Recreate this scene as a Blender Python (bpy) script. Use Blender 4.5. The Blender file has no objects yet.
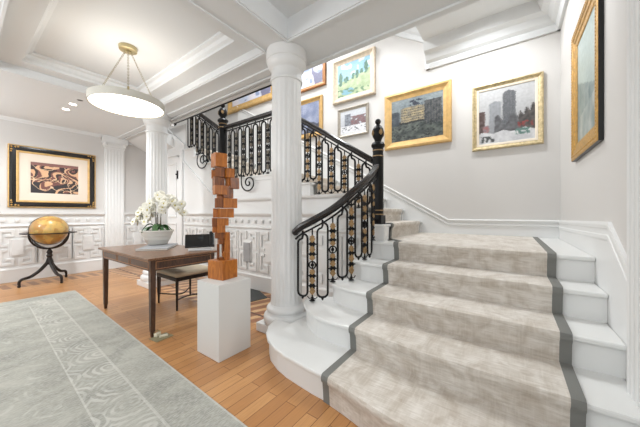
import bpy, bmesh, math, random
from mathutils import Vector, Matrix, noise
random.seed(7)
SC = bpy.context.scene
COL = SC.collection
PI = math.pi

# ------------------------------------------------------------------ materials
def lin(c):
    return tuple(((v/255)/12.92 if v/255 <= .04045 else ((v/255+.055)/1.055)**2.4) for v in c)

def mat(name, rgb, rough=.5, metal=0, spec=.5, bump=0, bscale=40, vary=0, vscale=4, stretch=(1,1,1), coat=0, emit=None, estr=0):
    m = bpy.data.materials.new(name); m.use_nodes = True
    nt = m.node_tree; n = nt.nodes; L = nt.links
    b = n['Principled BSDF']
    c = lin(rgb)
    b.inputs['Base Color'].default_value = (*c, 1)
    b.inputs['Roughness'].default_value = rough
    b.inputs['Metallic'].default_value = metal
    b.inputs['Specular IOR Level'].default_value = spec
    b.inputs['Coat Weight'].default_value = coat
    if emit:
        b.inputs['Emission Color'].default_value = (*lin(emit), 1)
        b.inputs['Emission Strength'].default_value = estr
    tc = n.new('ShaderNodeTexCoord'); mp = n.new('ShaderNodeMapping')
    mp.inputs['Scale'].default_value = stretch
    L.new(tc.outputs['Object'], mp.inputs['Vector'])
    if vary:
        nz = n.new('ShaderNodeTexNoise'); nz.inputs['Scale'].default_value = vscale; nz.inputs['Detail'].default_value = 5
        L.new(mp.outputs[0], nz.inputs['Vector'])
        mr = n.new('ShaderNodeMapRange'); mr.inputs[1].default_value = .3; mr.inputs[2].default_value = .7
        mr.inputs[3].default_value = 1-vary; mr.inputs[4].default_value = 1+vary
        L.new(nz.outputs['Fac'], mr.inputs[0])
        mx = n.new('ShaderNodeVectorMath'); mx.operation = 'SCALE'
        mx.inputs[0].default_value = c
        L.new(mr.outputs[0], mx.inputs['Scale']); L.new(mx.outputs[0], b.inputs['Base Color'])
    if bump:
        nb = n.new('ShaderNodeTexNoise'); nb.inputs['Scale'].default_value = bscale; nb.inputs['Detail'].default_value = 3
        L.new(mp.outputs[0], nb.inputs['Vector'])
        bp = n.new('ShaderNodeBump'); bp.inputs['Strength'].default_value = bump; bp.inputs['Distance'].default_value = .01
        L.new(nb.outputs['Fac'], bp.inputs['Height']); L.new(bp.outputs[0], b.inputs['Normal'])
    return m

class NG:
    """tiny helper to write node maths"""
    def __init__(s, m): s.nt = m.node_tree; s.n = s.nt.nodes; s.L = s.nt.links
    def math(s, op, a, b=None, c=None, clamp=False):
        k = s.n.new('ShaderNodeMath'); k.operation = op; k.use_clamp = clamp
        for i, v in enumerate((a, b, c)):
            if v is None: continue
            if isinstance(v, (int, float)): k.inputs[i].default_value = v
            else: s.L.new(v, k.inputs[i])
        return k.outputs[0]
    def mix(s, f, a, b):
        k = s.n.new('ShaderNodeMix'); k.data_type = 'RGBA'
        if isinstance(f, (int, float)): k.inputs[0].default_value = f
        else: s.L.new(f, k.inputs[0])
        for i, v in ((6, a), (7, b)):
            if isinstance(v, tuple): k.inputs[i].default_value = (*lin(v), 1)
            else: s.L.new(v, k.inputs[i])
        return k.outputs[2]
    def band(s, x, lo, hi):
        return s.math('MULTIPLY', s.math('GREATER_THAN', x, lo), s.math('LESS_THAN', x, hi))
    def noise(s, vec, scale, detail=3, dist=0):
        k = s.n.new('ShaderNodeTexNoise'); k.inputs['Scale'].default_value = scale; k.inputs['Detail'].default_value = detail
        k.inputs['Distortion'].default_value = dist
        s.L.new(vec, k.inputs['Vector']); return k.outputs['Fac']
    def ramp(s, x, lo, hi, a=0., b=1.):
        k = s.n.new('ShaderNodeMapRange'); s.L.new(x, k.inputs[0])
        for i, v in ((1, lo), (2, hi), (3, a), (4, b)): k.inputs[i].default_value = v
        return k.outputs[0]
    def scale(s, vec, sc):
        k = s.n.new('ShaderNodeMapping'); k.inputs['Scale'].default_value = sc; s.L.new(vec, k.inputs['Vector']); return k.outputs[0]
    def bump(s, h, st, bsdf):
        k = s.n.new('ShaderNodeBump'); k.inputs['Strength'].default_value = st; k.inputs['Distance'].default_value = .01
        s.L.new(h, k.inputs['Height']); s.L.new(k.outputs[0], bsdf.inputs['Normal'])

def floor_mat():
    m = mat('oak_floor', (190,140,95), rough=.32, spec=.45); g = NG(m); b = g.n['Principled BSDF']
    geo = g.n.new('ShaderNodeNewGeometry'); P = geo.outputs['Position']
    sep = g.n.new('ShaderNodeSeparateXYZ'); g.L.new(P, sep.inputs[0]); X, Y = sep.outputs[0], sep.outputs[1]
    br = g.n.new('ShaderNodeTexBrick'); g.L.new(P, br.inputs['Vector'])
    br.inputs['Color1'].default_value = (*lin((202,152,100)), 1); br.inputs['Color2'].default_value = (*lin((178,126,78)), 1)
    br.inputs['Mortar'].default_value = (*lin((104,66,38)), 1)
    br.inputs['Scale'].default_value = 1; br.inputs['Brick Width'].default_value = 1.25; br.inputs['Row Height'].default_value = .083
    br.inputs['Mortar Size'].default_value = .0022; br.offset = .37; br.inputs['Bias'].default_value = .1
    gr = g.noise(g.scale(P, (2.5, 40, 1)), 2.2, 5)
    base = g.mix(g.ramp(gr, .35, .7, 0, .45), br.outputs['Color'], (160,112,70))
    # inlaid band of small dark blocks along the back wall
    bandm = g.band(Y, 6.36, 6.98)
    blk = g.math('MULTIPLY', g.band(Y, 6.46, 6.86), g.math('LESS_THAN', g.math('FRACT', g.math('MULTIPLY', g.math('ADD', X, g.math('MULTIPLY', Y, .1)), 6.2)), .58))
    base = g.mix(g.math('MULTIPLY', bandm, .55), base, (205,158,108))
    base = g.mix(g.math('MULTIPLY', blk, .8), base, (128,84,60))
    # striped border beside the colonnade
    zone = g.math('GREATER_THAN', X, 1.93)
    s1 = g.math('LESS_THAN', g.math('FRACT', g.math('MULTIPLY', g.math('ADD', Y, g.math('MULTIPLY', X, .35)), 5.2)), .42)
    fil = g.math('LESS_THAN', g.math('FRACT', g.math('MULTIPLY', X, 1.9)), .07)
    stripe = g.mix(s1, (150,100,68), (220,180,132))
    stripe = g.mix(g.ramp(gr, .35, .7, 0, .4), stripe, (130,80,48))
    stripe = g.mix(fil, stripe, (96,58,36))
    base = g.mix(zone, base, stripe)
    g.L.new(base, b.inputs['Base Color'])
    g.bump(br.outputs['Fac'], -.15, b)
    return m

def rug_mat():
    m = mat('rug_wool', (176,178,170), rough=.95, spec=.1); g = NG(m); b = g.n['Principled BSDF']
    tc = g.n.new('ShaderNodeTexCoord'); P = tc.outputs['Object']
    sep = g.n.new('ShaderNodeSeparateXYZ'); g.L.new(P, sep.inputs[0]); X, Y = sep.outputs[0], sep.outputs[1]
    # local frame: right edge x=0, far edge y=0, rug lies towards -x and -y
    e = g.math('MINIMUM', g.math('MULTIPLY', X, -1), g.math('MULTIPLY', Y, -1))
    mott = g.noise(g.scale(P, (1, 1.7, 1)), 3.2, 8, .4)
    fine = g.noise(g.scale(P, (9, 34, 1)), 4, 4)
    base = g.mix(g.ramp(mott, .32, .68), (140,140,133), (172,171,162))
    base = g.mix(g.ramp(fine, .4, .66, 0, .6), base, (194,192,184))
    # border motifs: rings and leaves, worn
    vo = g.n.new('ShaderNodeTexVoronoi'); vo.inputs['Scale'].default_value = 3.4; vo.inputs['Randomness'].default_value = .2
    wv = g.n.new('ShaderNodeVectorMath'); wv.operation = 'ADD'
    nz = g.n.new('ShaderNodeTexNoise'); nz.inputs['Scale'].default_value = 5
    g.L.new(P, nz.inputs['Vector'])
    scv = g.n.new('ShaderNodeVectorMath'); scv.operation = 'SCALE'; scv.inputs['Scale'].default_value = .09
    g.L.new(nz.outputs['Color'], scv.inputs[0]); g.L.new(P, wv.inputs[0]); g.L.new(scv.outputs[0], wv.inputs[1])
    g.L.new(wv.outputs[0], vo.inputs['Vector'])
    rings = g.math('SINE', g.math('MULTIPLY', vo.outputs['Distance'], 46))
    wear = g.ramp(g.noise(P, 7, 5), .36, .6)
    rings = g.math('MULTIPLY', g.ramp(rings, -.1, .5), wear)
    inband = g.band(e, .27, .52)
    base = g.mix(g.math('MULTIPLY', g.math('MULTIPLY', inband, rings), .6), base, (204,203,196))
    infield = g.math('GREATER_THAN', e, .60)
    field = g.math('MULTIPLY', g.ramp(g.math('SINE', g.math('MULTIPLY', vo.outputs['Distance'], 27)), .5, .9), g.ramp(g.noise(P, 9, 6), .5, .62))
    base = g.mix(g.math('MULTIPLY', g.math('MULTIPLY', infield, field), .35), base, (208,209,201))
    l1 = g.band(e, .510, .520); l2 = g.band(e, .262, .278); l3 = g.band(e, 0, .012); l4 = g.band(e, .70, .708)
    ln = g.math('ADD', g.math('ADD', l1, l2), g.math('ADD', l3, g.math('MULTIPLY', l4, .15)), clamp=True)
    base = g.mix(g.math('MULTIPLY', ln, .38), base, (206,205,198))
    g.L.new(base, b.inputs['Base Color'])
    g.bump(fine, .35, b)
    return m

def runner_mat():
    m = mat('runner_silk', (190,178,166), rough=.8, spec=.25); g = NG(m); b = g.n['Principled BSDF']
    geo = g.n.new('ShaderNodeNewGeometry'); P = geo.outputs['Position']
    mott = g.noise(g.scale(P, (1.6, 3, 3)), 2.4, 6, 1.2)
    weave = g.noise(g.scale(P, (26, 3.2, 26)), 3, 5)
    weave2 = g.noise(g.scale(P, (3, 34, 3)), 3, 4)
    base = g.mix(g.ramp(mott, .34, .66), (190,180,168), (220,214,206))
    base = g.mix(g.ramp(weave, .42, .68, 0, .42), base, (160,145,127))
    base = g.mix(g.ramp(weave2, .45, .7, 0, .32), base, (220,214,206))
    nrm = g.n.new('ShaderNodeSeparateXYZ'); g.L.new(geo.outputs['Normal'], nrm.inputs[0])
    vo = g.n.new('ShaderNodeTexVoronoi'); vo.inputs['Scale'].default_value = 2.3; g.L.new(P, vo.inputs['Vector'])
    sc = g.math('MULTIPLY', g.ramp(g.math('SINE', g.math('MULTIPLY', vo.outputs['Distance'], 30)), .4, .9), g.ramp(g.noise(P, 8, 5), .48, .6))
    base = g.mix(g.math('MULTIPLY', sc, .28), base, (150,130,108))
    g.L.new(base, b.inputs['Base Color']); g.bump(weave, .4, b)
    b.inputs['Sheen Weight'].default_value = .3
    return m

def wood_mat(name, a, c, rough=.35, st=(3, 30, 3), dist=2):
    m = mat(name, a, rough=rough); g = NG(m); b = g.n['Principled BSDF']
    tc = g.n.new('ShaderNodeTexCoord')
    f = g.noise(g.scale(tc.outputs['Object'], st), 2.5, 6, dist)
    g.L.new(g.mix(g.ramp(f, .35, .68), a, c), b.inputs['Base Color'])
    return m

def vcol_mat(name, rough=.6, coat=0):
    m = mat(name, (200,200,200), rough=rough, coat=coat); g = NG(m)
    a = g.n.new('ShaderNodeVertexColor'); a.layer_name = 'Col'
    g.L.new(a.outputs['Color'], g.n['Principled BSDF'].inputs['Base Color'])
    return m

def globe_mat():
    m = mat('globe_paper', (196,150,70), rough=.3, coat=.3); g = NG(m); b = g.n['Principled BSDF']
    tc = g.n.new('ShaderNodeTexCoord'); P = tc.outputs['Object']
    f = g.noise(P, 8, 7, .5); f2 = g.noise(P, 14, 5)
    base = g.mix(g.ramp(f, .49, .53), (206,166,92), (182,134,70))
    base = g.mix(g.math('MULTIPLY', g.ramp(f2, .52, .58), .45), base, (166,150,92))
    g.L.new(base, b.inputs['Base Color']); return m

M = dict(
    white=mat('gloss_white_paint', (228,228,227), rough=.35, bump=.02, bscale=8),
    ceil=mat('ceiling_white_paint', (224,226,227), rough=.6),
    wall=mat('pale_grey_wall_paint', (208,205,202), rough=.6, bump=.03, bscale=60),
    ped=mat('pedestal_white', (216,215,212), rough=.45),
    step=mat('step_white_paint', (226,226,224), rough=.3),
    floor=floor_mat(), rug=rug_mat(), runner=runner_mat(),
    binding=mat('binding_grey_cloth', (122,122,118), rough=.9, bump=.3, bscale=300),
    iron=mat('black_iron', (13,12,13), rough=.38, spec=.28),
    rail=wood_mat('rail_dark_wood', (20,15,14), (38,28,25), rough=.25, st=(6,6,6)),
    gold=mat('gilded_leaf', (158,128,88), rough=.45, metal=.25, vary=.3, vscale=30),
    silver=mat('pewter_leaf', (104,97,84), rough=.5, metal=.1),
    frame_gold=mat('gilt_frame', (206,168,108), rough=.4, metal=.25, vary=.15, vscale=14, bump=.25, bscale=60),
    frame_gold2=mat('ornate_gilt_frame', (190,148,80), rough=.4, metal=.3, vary=.25, vscale=35, bump=.4, bscale=90),
    frame_pale=mat('pale_washed_frame', (214,198,176), rough=.55, vary=.12, vscale=22, bump=.2, bscale=70),
    frame_silver=mat('silver_frame', (166,158,146), rough=.4, metal=.3, vary=.15, vscale=30),
    frame_champ=mat('champagne_frame', (196,178,138), rough=.4, metal=.3, vary=.3, vscale=28, bump=.5, bscale=90),
    frame_black=mat('black_lacquer_frame', (26,22,19), rough=.25),
    liner=mat('cream_liner', (226,214,196), rough=.7),
    mount=mat('cream_mount_board', (222,208,192), rough=.85),
    print=vcol_mat('print_ink', .7, 0), canvas=vcol_mat('painted_canvas', .5, .15),
    mahog=wood_mat('mahogany_lit_top', (104,74,52), (146,108,80), rough=.28, st=(14,3,14)),  # tabletop tone, lightened in the colour for the light it reflects
    mahogd=wood_mat('dark_mahogany', (62,42,32), (90,64,48), rough=.3, st=(14,14,3)),
    inlay=mat('satinwood_inlay', (170,122,84), rough=.35),
    brass=mat('brushed_brass', (188,174,134), rough=.3, metal=.7),
    globe=globe_mat(), bronze=mat('dark_bronze_wood', (34,25,20), rough=.4, spec=.3, vary=.2, vscale=9),
    cedar=wood_mat('oiled_hardwood', (156,88,30), (196,120,48), rough=.3, st=(7,7,2.2)),
    cedard=wood_mat('oiled_hardwood_dark', (110,60,24), (156,90,36), rough=.32, st=(7,7,2.2)),
    cush=mat('beige_upholstery', (188,174,152), rough=.9, bump=.2, bscale=200),
    black=mat('black_plastic', (18,18,19), rough=.3), grey=mat('grey_plastic', (200,201,202), rough=.5),
    screen=mat('phone_display', (34,38,42), rough=.12),
    bookc=mat('grey_blue_cloth', (160,162,166), rough=.7), paper=mat('page_paper', (226,222,212), rough=.8),
    pot=mat('glazed_white_pot', (216,213,205), rough=.4, bump=.1, bscale=30),
    soil=mat('moss', (62,74,40), rough=.95, bump=1, bscale=120, vary=.4, vscale=30),
    leaf=mat('orchid_leaf', (58,104,52), rough=.4, vary=.25, vscale=14), stem=mat('orchid_stem', (82,74,44), rough=.6),
    petal=mat('orchid_petal', (240,238,226), rough=.6), lip=mat('orchid_lip', (212,200,120), rough=.6),
    bud=mat('orchid_bud', (150,136,84), rough=.6),
    diff=mat('lit_diffuser', (250,246,238), rough=.6, emit=(255,246,234), estr=4),
    drum=mat('linen_drum', (212,209,199), rough=.8, bump=.2, bscale=200),
    lamp=mat('lit_lamp', (255,250,240), emit=(255,246,232), estr=9),
    vent=mat('grey_grille_cloth', (164,164,165), rough=.9, bump=.5, bscale=350),
    slate=mat('dark_slate_mat', (78,80,80), rough=.9, bump=.4, bscale=200),
    crystal=mat('clear_plug', (216,210,186), rough=.2),
)

# ------------------------------------------------------------------ mesh builder
class MB:
    def __init__(s): s.v = []; s.f = []; s.c = None
    def add(s, vs, fs):
        o = len(s.v); s.v += [tuple(v) for v in vs]; s.f += [tuple(i+o for i in f) for f in fs]; return s
    def box(s, x0, x1, y0, y1, z0, z1):
        if x0 > x1: x0, x1 = x1, x0
        if y0 > y1: y0, y1 = y1, y0
        vs = [(x, y, z) for z in (z0, z1) for y in (y0, y1) for x in (x0, x1)]
        return s.add(vs, [(0,2,3,1),(4,5,7,6),(0,1,5,4),(2,6,7,3),(0,4,6,2),(1,3,7,5)])
    def prism(s, poly, z0, z1, zb=None):
        a = sum(p[0]*q[1]-q[0]*p[1] for p, q in zip(poly, poly[1:]+poly[:1]))
        if a < 0: poly = poly[::-1]
        n = len(poly)
        vs = [(p[0], p[1], z0) for p in poly] + [(p[0], p[1], z1) for p in poly]
        return s.add(vs, [tuple(range(n-1, -1, -1)), tuple(range(n, 2*n))] + [(i, (i+1) % n, n+(i+1) % n, n+i) for i in range(n)])
    def extr(s, poly, axis, a0, a1):
        """poly in the plane across axis ('x': (y,z); 'y': (x,z))"""
        f = (lambda p, a: (a, p[0], p[1])) if axis == 'x' else (lambda p, a: (p[0], a, p[1]))
        n = len(poly)
        vs = [f(p, a0) for p in poly] + [f(p, a1) for p in poly]
        return s.add(vs, [tuple(range(n)), tuple(range(2*n-1, n-1, -1))] + [(i, n+i, n+(i+1) % n, (i+1) % n) for i in range(n)])
    def lathe(s, prof, c=(0,0,0), n=24, axis=None, cap=True):
        base = len(s.v); cx, cy, cz = c
        for r, z in prof:
            for k in range(n):
                a = 2*PI*k/n; p = Vector((r*math.cos(a), r*math.sin(a), z))
                if axis is not None: p = axis @ p
                s.v.append((p[0]+cx, p[1]+cy, p[2]+cz))
        m = len(prof)
        for j in range(m-1):
            for k in range(n):
                a = base+j*n+k; b = base+j*n+(k+1) % n
                s.f.append((a, b, b+n, a+n))
        if cap:
            s.f.append(tuple(base+k for k in range(n-1, -1, -1))); s.f.append(tuple(base+(m-1)*n+k for k in range(n)))
        return s
    def tube(s, pts, r, n=8, closed=False, sq=None, up=None):
        pts = [Vector(p) for p in pts]; m = len(pts); base = len(s.v)
        rr = r if isinstance(r, (list, tuple)) else [r]*m
        N = None
        for i, p in enumerate(pts):
            if closed: t = pts[(i+1) % m]-pts[i-1]
            else: t = pts[min(i+1, m-1)]-pts[max(i-1, 0)]
            t.normalize()
            if up is not None:
                u = Vector(up); N = (u - t*u.dot(t)).normalized()
            elif N is None:
                u = Vector((0,0,1)) if abs(t.z) < .9 else Vector((1,0,0)); N = (u - t*u.dot(t)).normalized()
            else: N = (N - t*N.dot(t)).normalized()
            B = t.cross(N)
            for k in range(n):
                a = 2*PI*(k+.5)/n
                if sq: q = N*sq[1]*[1,1,-1,-1][k] + B*sq[0]*[1,-1,-1,1][k]
                else: q = (N*math.cos(a)+B*math.sin(a))*rr[i]
                s.v.append(tuple(p+q))
        for i in range(m if closed else m-1):
            for k in range(n):
                a = base+i*n+k; b = base+i*n+(k+1) % n; c = base+((i+1) % m)*n+(k+1) % n; d = base+((i+1) % m)*n+k
                s.f.append((a, b, c, d))
        if not closed:
            s.f.append(tuple(base+k for k in range(n-1, -1, -1))); s.f.append(tuple(base+(m-1)*n+k for k in range(n)))
        return s
    def ball(s, c, r, n=12, m=8, sc=(1,1,1)):
        prof = [(max(1e-4, r*math.sin(PI*j/m)), -r*math.cos(PI*j/m)) for j in range(m+1)]
        base = len(s.v); s.lathe(prof, (0,0,0), n)
        for i in range(base, len(s.v)):
            x, y, z = s.v[i]; s.v[i] = (c[0]+x*sc[0], c[1]+y*sc[1], c[2]+z*sc[2])
        return s
    def build(s, name, m, parent=None, smooth=False, bevel=0, label=None, keep=False, recalc=True, seg=2):
        me = bpy.data.meshes.new(name)
        if keep: o0 = Vector((0,0,0))
        else:
            xs = list(zip(*s.v)); o0 = Vector(((min(xs[0])+max(xs[0]))/2, (min(xs[1])+max(xs[1]))/2, min(xs[2])))
        me.from_pydata([tuple(Vector(v)-o0) for v in s.v], [], s.f); me.update()
        if s.c:
            ca = me.color_attributes.new('Col', 'FLOAT_COLOR', 'CORNER')
            for p in me.polygons:
                c = (*lin(s.c[p.index]), 1)
                for li in p.loop_indices: ca.data[li].color = c
        if recalc:
            b = bmesh.new(); b.from_mesh(me); bmesh.ops.recalc_face_normals(b, faces=b.faces); b.to_mesh(me); b.free()
        me.materials.append(m if not isinstance(m, str) else M[m])
        o = bpy.data.objects.new(name, me); COL.objects.link(o)
        o.location = o0
        if parent is not None:
            o.parent = parent; o.location = o0 - wpos(parent)
        if smooth:
            for p in me.polygons: p.use_smooth = True
            if smooth != 'full':
                b = bmesh.new(); b.from_mesh(me)
                for e in b.edges:
                    if len(e.link_faces) == 2 and e.calc_face_angle(0) > .6: e.smooth = False
                b.to_mesh(me); b.free()
        if bevel:
            md = o.modifiers.new('bevel', 'BEVEL'); md.width = bevel; md.segments = seg; md.limit_method = 'ANGLE'; md.angle_limit = .6
        if label: o['label'] = label
        return o

def wpos(o):
    p = Vector(o.location)
    while o.parent: o = o.parent; p += Vector(o.location)
    return p

def thing(name, label, cat, loc, group=None):
    o = bpy.data.objects.new(name, None); COL.objects.link(o); o.location = loc; o.empty_display_size = .1
    return tag(o, label, cat, group)
def tag(o, label, cat, group=None):
    o['label'] = label; o['category'] = cat
    if group: o['group'] = group
    return o
def struct(o): o['kind'] = 'structure'; return o
def copytree(o, off, parent=None):
    c = o.copy(); COL.objects.link(c)
    if parent is None: c.location = Vector(o.location)+Vector(off)
    else: c.parent = parent
    for ch in o.children: copytree(ch, off, c)
    return c

class Map:
    """wall-plane coordinates: s along the wall, z up, d out of the wall"""
    def __init__(s, o, sd, nd): s.o = Vector(o); s.s = Vector(sd); s.n = Vector(nd)
    def p(s, a, z, d): q = s.o + s.s*a + s.n*d; return (q.x, q.y, q.z+z)
    def box(s, mb, a0, a1, z0, z1, d0, d1):
        vs = [s.p(a, z, d) for z in (z0, z1) for d in (d0, d1) for a in (a0, a1)]
        return mb.add(vs, [(0,2,3,1),(4,5,7,6),(0,1,5,4),(2,6,7,3),(0,4,6,2),(1,3,7,5)])
    def ring(s, mb, a0, a1, z0, z1, prof):
        """mitred frame; prof = list of (inset, depth)"""
        base = len(mb.v)
        for i, d in prof:
            for a, z in ((a0+i, z0+i), (a1-i, z0+i), (a1-i, z1-i), (a0+i, z1-i)): mb.v.append(s.p(a, z, d))
        for j in range(len(prof)-1):
            for k in range(4):
                A = base+j*4+k; B = base+j*4+(k+1) % 4
                mb.f.append((A, B, B+4, A+4))
    def mould(s, mb, prof, pts):
        """moulding: prof (dz,d) swept along pts [(a,z)...] staying in the wall plane"""
        n = len(prof); base = len(mb.v)
        for i, (a, z) in enumerate(pts):
            for dz, d in prof: mb.v.append(s.p(a, z+dz, d))
        for i in range(len(pts)-1):
            for k in range(n):
                A = base+i*n+k; B = base+i*n+(k+1) % n
                mb.f.append((A, B, B+n, A+n))
        mb.f.append(tuple(range(base, base+n))); mb.f.append(tuple(range(base+(len(pts)-1)*n+n-1, base+(len(pts)-1)*n-1, -1)))

WX = 4.25      # wall with the pictures
WY = -.49      # wall beside the lower flight
WB = 7.1       # far wall of the hall
WL = 2.82      # panelled wall below the landing
SOF, CEI = 2.87, 3.07
mapX = Map((WX, 0, 0), (0,-1,0), (-1,0,0))     # s = -Y
mapY = Map((0, WY, 0), (-1,0,0), (0,1,0))      # s = -X
mapB = Map((0, WB, 0), (1,0,0), (0,-1,0))      # s = X
mapL = Map((WL, 0, 0), (0,-1,0), (-1,0,0))     # s = -Y

# ------------------------------------------------------------------ steps: geometry data
r = .18
NX = {1: (1.37,1.27,1.25), 2: (1.72,1.655,1.64), 3: (2.01,1.98,1.965), 4: (2.35,2.30,2.28), 5: (2.64,2.59,2.57)}
def nosex(k, y):
    a, b, c = NX[k]
    if y >= .4: t = min(1, (y-.4)/.57); return b+(a-b)*t*t*(3-2*t)*.6+(a-b)*t*.4
    t = min(1, (.4-y)/.7); return b+(c-b)*t
NY = {6: 1.10, 7: 1.37, 8: 1.66, 9: 2.17, 10: 2.58, 11: 4.22, 12: 4.51, 13: 4.80, 14: 5.09}

# ------------------------------------------------------------------ SHELL
struct(MB().box(-3, 4.4, -3, 7.3, -.1, 0).build('floor', 'floor', keep=True))
struct(MB().box(-3, WX+.15, WB, WB+.15, 0, 5.4).build('wall_back', 'wall'))
struct(MB().box(WX, WX+.15, WY-.15, WB, 0, 5.4).build('wall_stairs', 'wall'))
struct(MB().box(1.05, WX, WY-.15, WY, 0, 3.75).build('wall_right', 'wall'))
struct(MB().box(-3, 1.88, -3, WB, CEI, CEI+.1).build('ceiling', 'ceil'))
# panelled wall beneath landing and upper flight, stepped top following the flight
o = [(1.27, 0), (WB, 0), (WB, 3.05), (5.42, 3.05), (5.42, 14*r)]
for k in (14, 13, 12, 11): o += [(NY[k]+.02, k*r-.03), (NY[k]+.02, (k-1)*r-.03)]
for k in (10, 9, 8, 7): o += [(NY[k]+.02, k*r-.03), (NY[k]+.02, (k-1)*r-.03)]
o += [(1.27, 6*r-.03)]
oo = []
for p in o:
    if not oo or p != oo[-1]: oo.append(p)
struct(MB().extr(oo, 'x', WL, WL+.03).build('wall_landing', 'white'))
# stairwell lid, flat bay then raking
struct(MB().box(2.39, WX, WY, 1.03, 3.72, 3.85).build('ceiling_landing', 'ceil'))
rk = [(1.03, 4.12), (3.0, 5.38), (WB, 5.38), (WB, 5.5), (2.95, 5.5), (1.03, 4.27)]
struct(MB().extr(rk, 'x', 2.39, WX).build('ceiling_raking', 'ceil'))
struct(MB().box(2.3, 2.39, WY, WB, SOF+.14, 5.5).build('wall_stairwell', 'wall'))
T = 0
def trim(mb, m='white', **k):
    global T; T += 1
    return struct(mb.build('trim_%d' % T, m, **k))
# beams
b = MB(); b.box(-.45, .278, -3, WB, SOF, CEI); trim(b, 'ceil')
b = MB(); b.box(1.88, 2.39, WY, WB, SOF, CEI+.1); b.box(1.88, 2.39, -3, WY, SOF, CEI+.1); trim(b, 'ceil')
b = MB(); b.box(.278, 1.88, 1.73, 2.07, SOF, CEI); trim(b, 'ceil')
b = MB(); b.box(.278, 1.88, 4.75, WB, SOF, CEI); trim(b, 'ceil')
# beads along beam edges
b = MB()
def bead_rect(b, x0, x1, y0, y1, w=.022, h=.014, off=.012, z=SOF):
    for q in ((x0-off-w, x0-off, y0-off-w, y1+off+w), (x1+off, x1+off+w, y0-off-w, y1+off+w)): b.box(*q, z-h, z)
    for q in ((x0-off, x1+off, y0-off-w, y0-off), (x0-off, x1+off, y1+off, y1+off+w)): b.box(*q, z-h, z)
bead_rect(b, .278, 1.88, 2.07, 4.75); bead_rect(b, .278, 1.88, -1.2, 1.73)
trim(b, 'ceil')
# raised strips on the soffit beyond the colonnade
b = MB(); b.box(2.12, 2.22, 2.2, WB, SOF-.02, SOF); b.box(2.24, 2.26, 2.2, WB, SOF-.035, SOF); b.box(2.33, 2.39, WY, WB, SOF-.02, SOF); trim(b, 'ceil')
# cove inside coffers
def cove(x0, x1, y0, y1, prof):
    b = MB(); base = 0
    for i, z in prof:
        for x, y in ((x0+i, y0+i), (x1-i, y0+i), (x1-i, y1-i), (x0+i, y1-i)): b.v.append((x, y, z))
    for j in range(len(prof)-1):
        for k in range(4):
            A = j*4+k; B = j*4+(k+1) % 4; b.f.append((A, B, B+4, A+4))
    return b
CP = [(0, SOF+.08), (.20, SOF+.08), (.20, SOF+.105), (.225, SOF+.125), (.24, SOF+.16), (.27, SOF+.175), (.27, CEI)]
trim(cove(.278, 1.88, 2.07, 4.75, CP), 'ceil')
# cornice of back wall
CN = [(0,0), (0,.02), (.03,.035), (.05,.05), (.09,.10), (.13,.13), (.13,.0)]
b = MB(); mapB.mould(b, [(0,0), (0,.02), (.012,.025), (.03,.06), (.05,.075), (.05,0)], [(-3, SOF-.05), (1.88, SOF-.05)]); trim(b, 'ceil')
b = MB(); mapB.mould(b, [(0,0), (0,.025), (.04,.035), (.08,.09), (.08,0)], [(1.88, SOF-.09), (WL, SOF-.09)]); trim(b, 'ceil')
# cornice of the stair bay
CB = [(0,0), (0,.03), (.05,.05), (.07,.05), (.10,.09), (.17,.13), (.20,.19), (.27,.22), (.33,.24), (.33,0)]
b = MB(); mapX.mould(b, CB, [(-1.03, 3.39), (.49, 3.39)]); trim(b, 'ceil')
b = MB(); mapY.mould(b, CB, [(-WX, 3.39), (-2.39, 3.39)]); trim(b, 'ceil')
b = MB(); mapX.mould(b, CB, [(-3.0, 3.79+.64*1.97), (-1.03, 3.79)]); trim(b, 'ceil')
# upstand between the raking and the flat cornice
b = MB(); mapX.box(b, -1.05, -.99, 3.39, 3.79, 0, .045); trim(b, 'ceil')

# skirting with double moulding beside the stairs
SK = [(0,0), (0,.028), (-.014,.036), (-.03,.03), (-.032,.016), (-.058,.014), (-.062,.026), (-.078,.026), (-.088,.014), (-.088,0)]
b = MB()
pl = [(-5.6, 1.12+.575*4.865), (-.735, 1.12), (.49, 1.12)]
mapX.mould(b, SK, pl)
face = [(-5.6, 0), (-5.6, 1.04+.575*4.865), (-.735, 1.04), (.49, 1.04), (.49, 0)]
b.add([mapX.p(a, z, .012) for a, z in face], [(0,1,2,3,4)])
trim(b, 'white')
b = MB()
pl = [(-WX, 1.12), (-2.29, 1.15), (-1.87, 1.15-.64*.42)]
SK2 = [(dz*1.35, .012+(d-.012)*.35 if d > 0 else 0) for dz, d in SK]
mapY.mould(b, SK2, pl)
face = [(-WX, 0), (-WX, 1.03), (-2.29, 1.05), (-1.87, 1.05-.64*.42), (-1.87, 0)]
b.add([mapY.p(a, z, .012) for a, z in face], [(0,1,2,3,4)])
trim(b, 'white')
# fluted casing at the foot of the stairs (right edge of view)
b = MB(); mapY.box(b, -1.87, -1.15, 0, 3.72, 0, .03)
for k in range(14):
    a = -1.85+.052*k
    b.lathe([(.017, 0), (.017, 3.72)], (-a, WY+.028, 0), 8)
trim(b, 'white', smooth=True)

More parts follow.
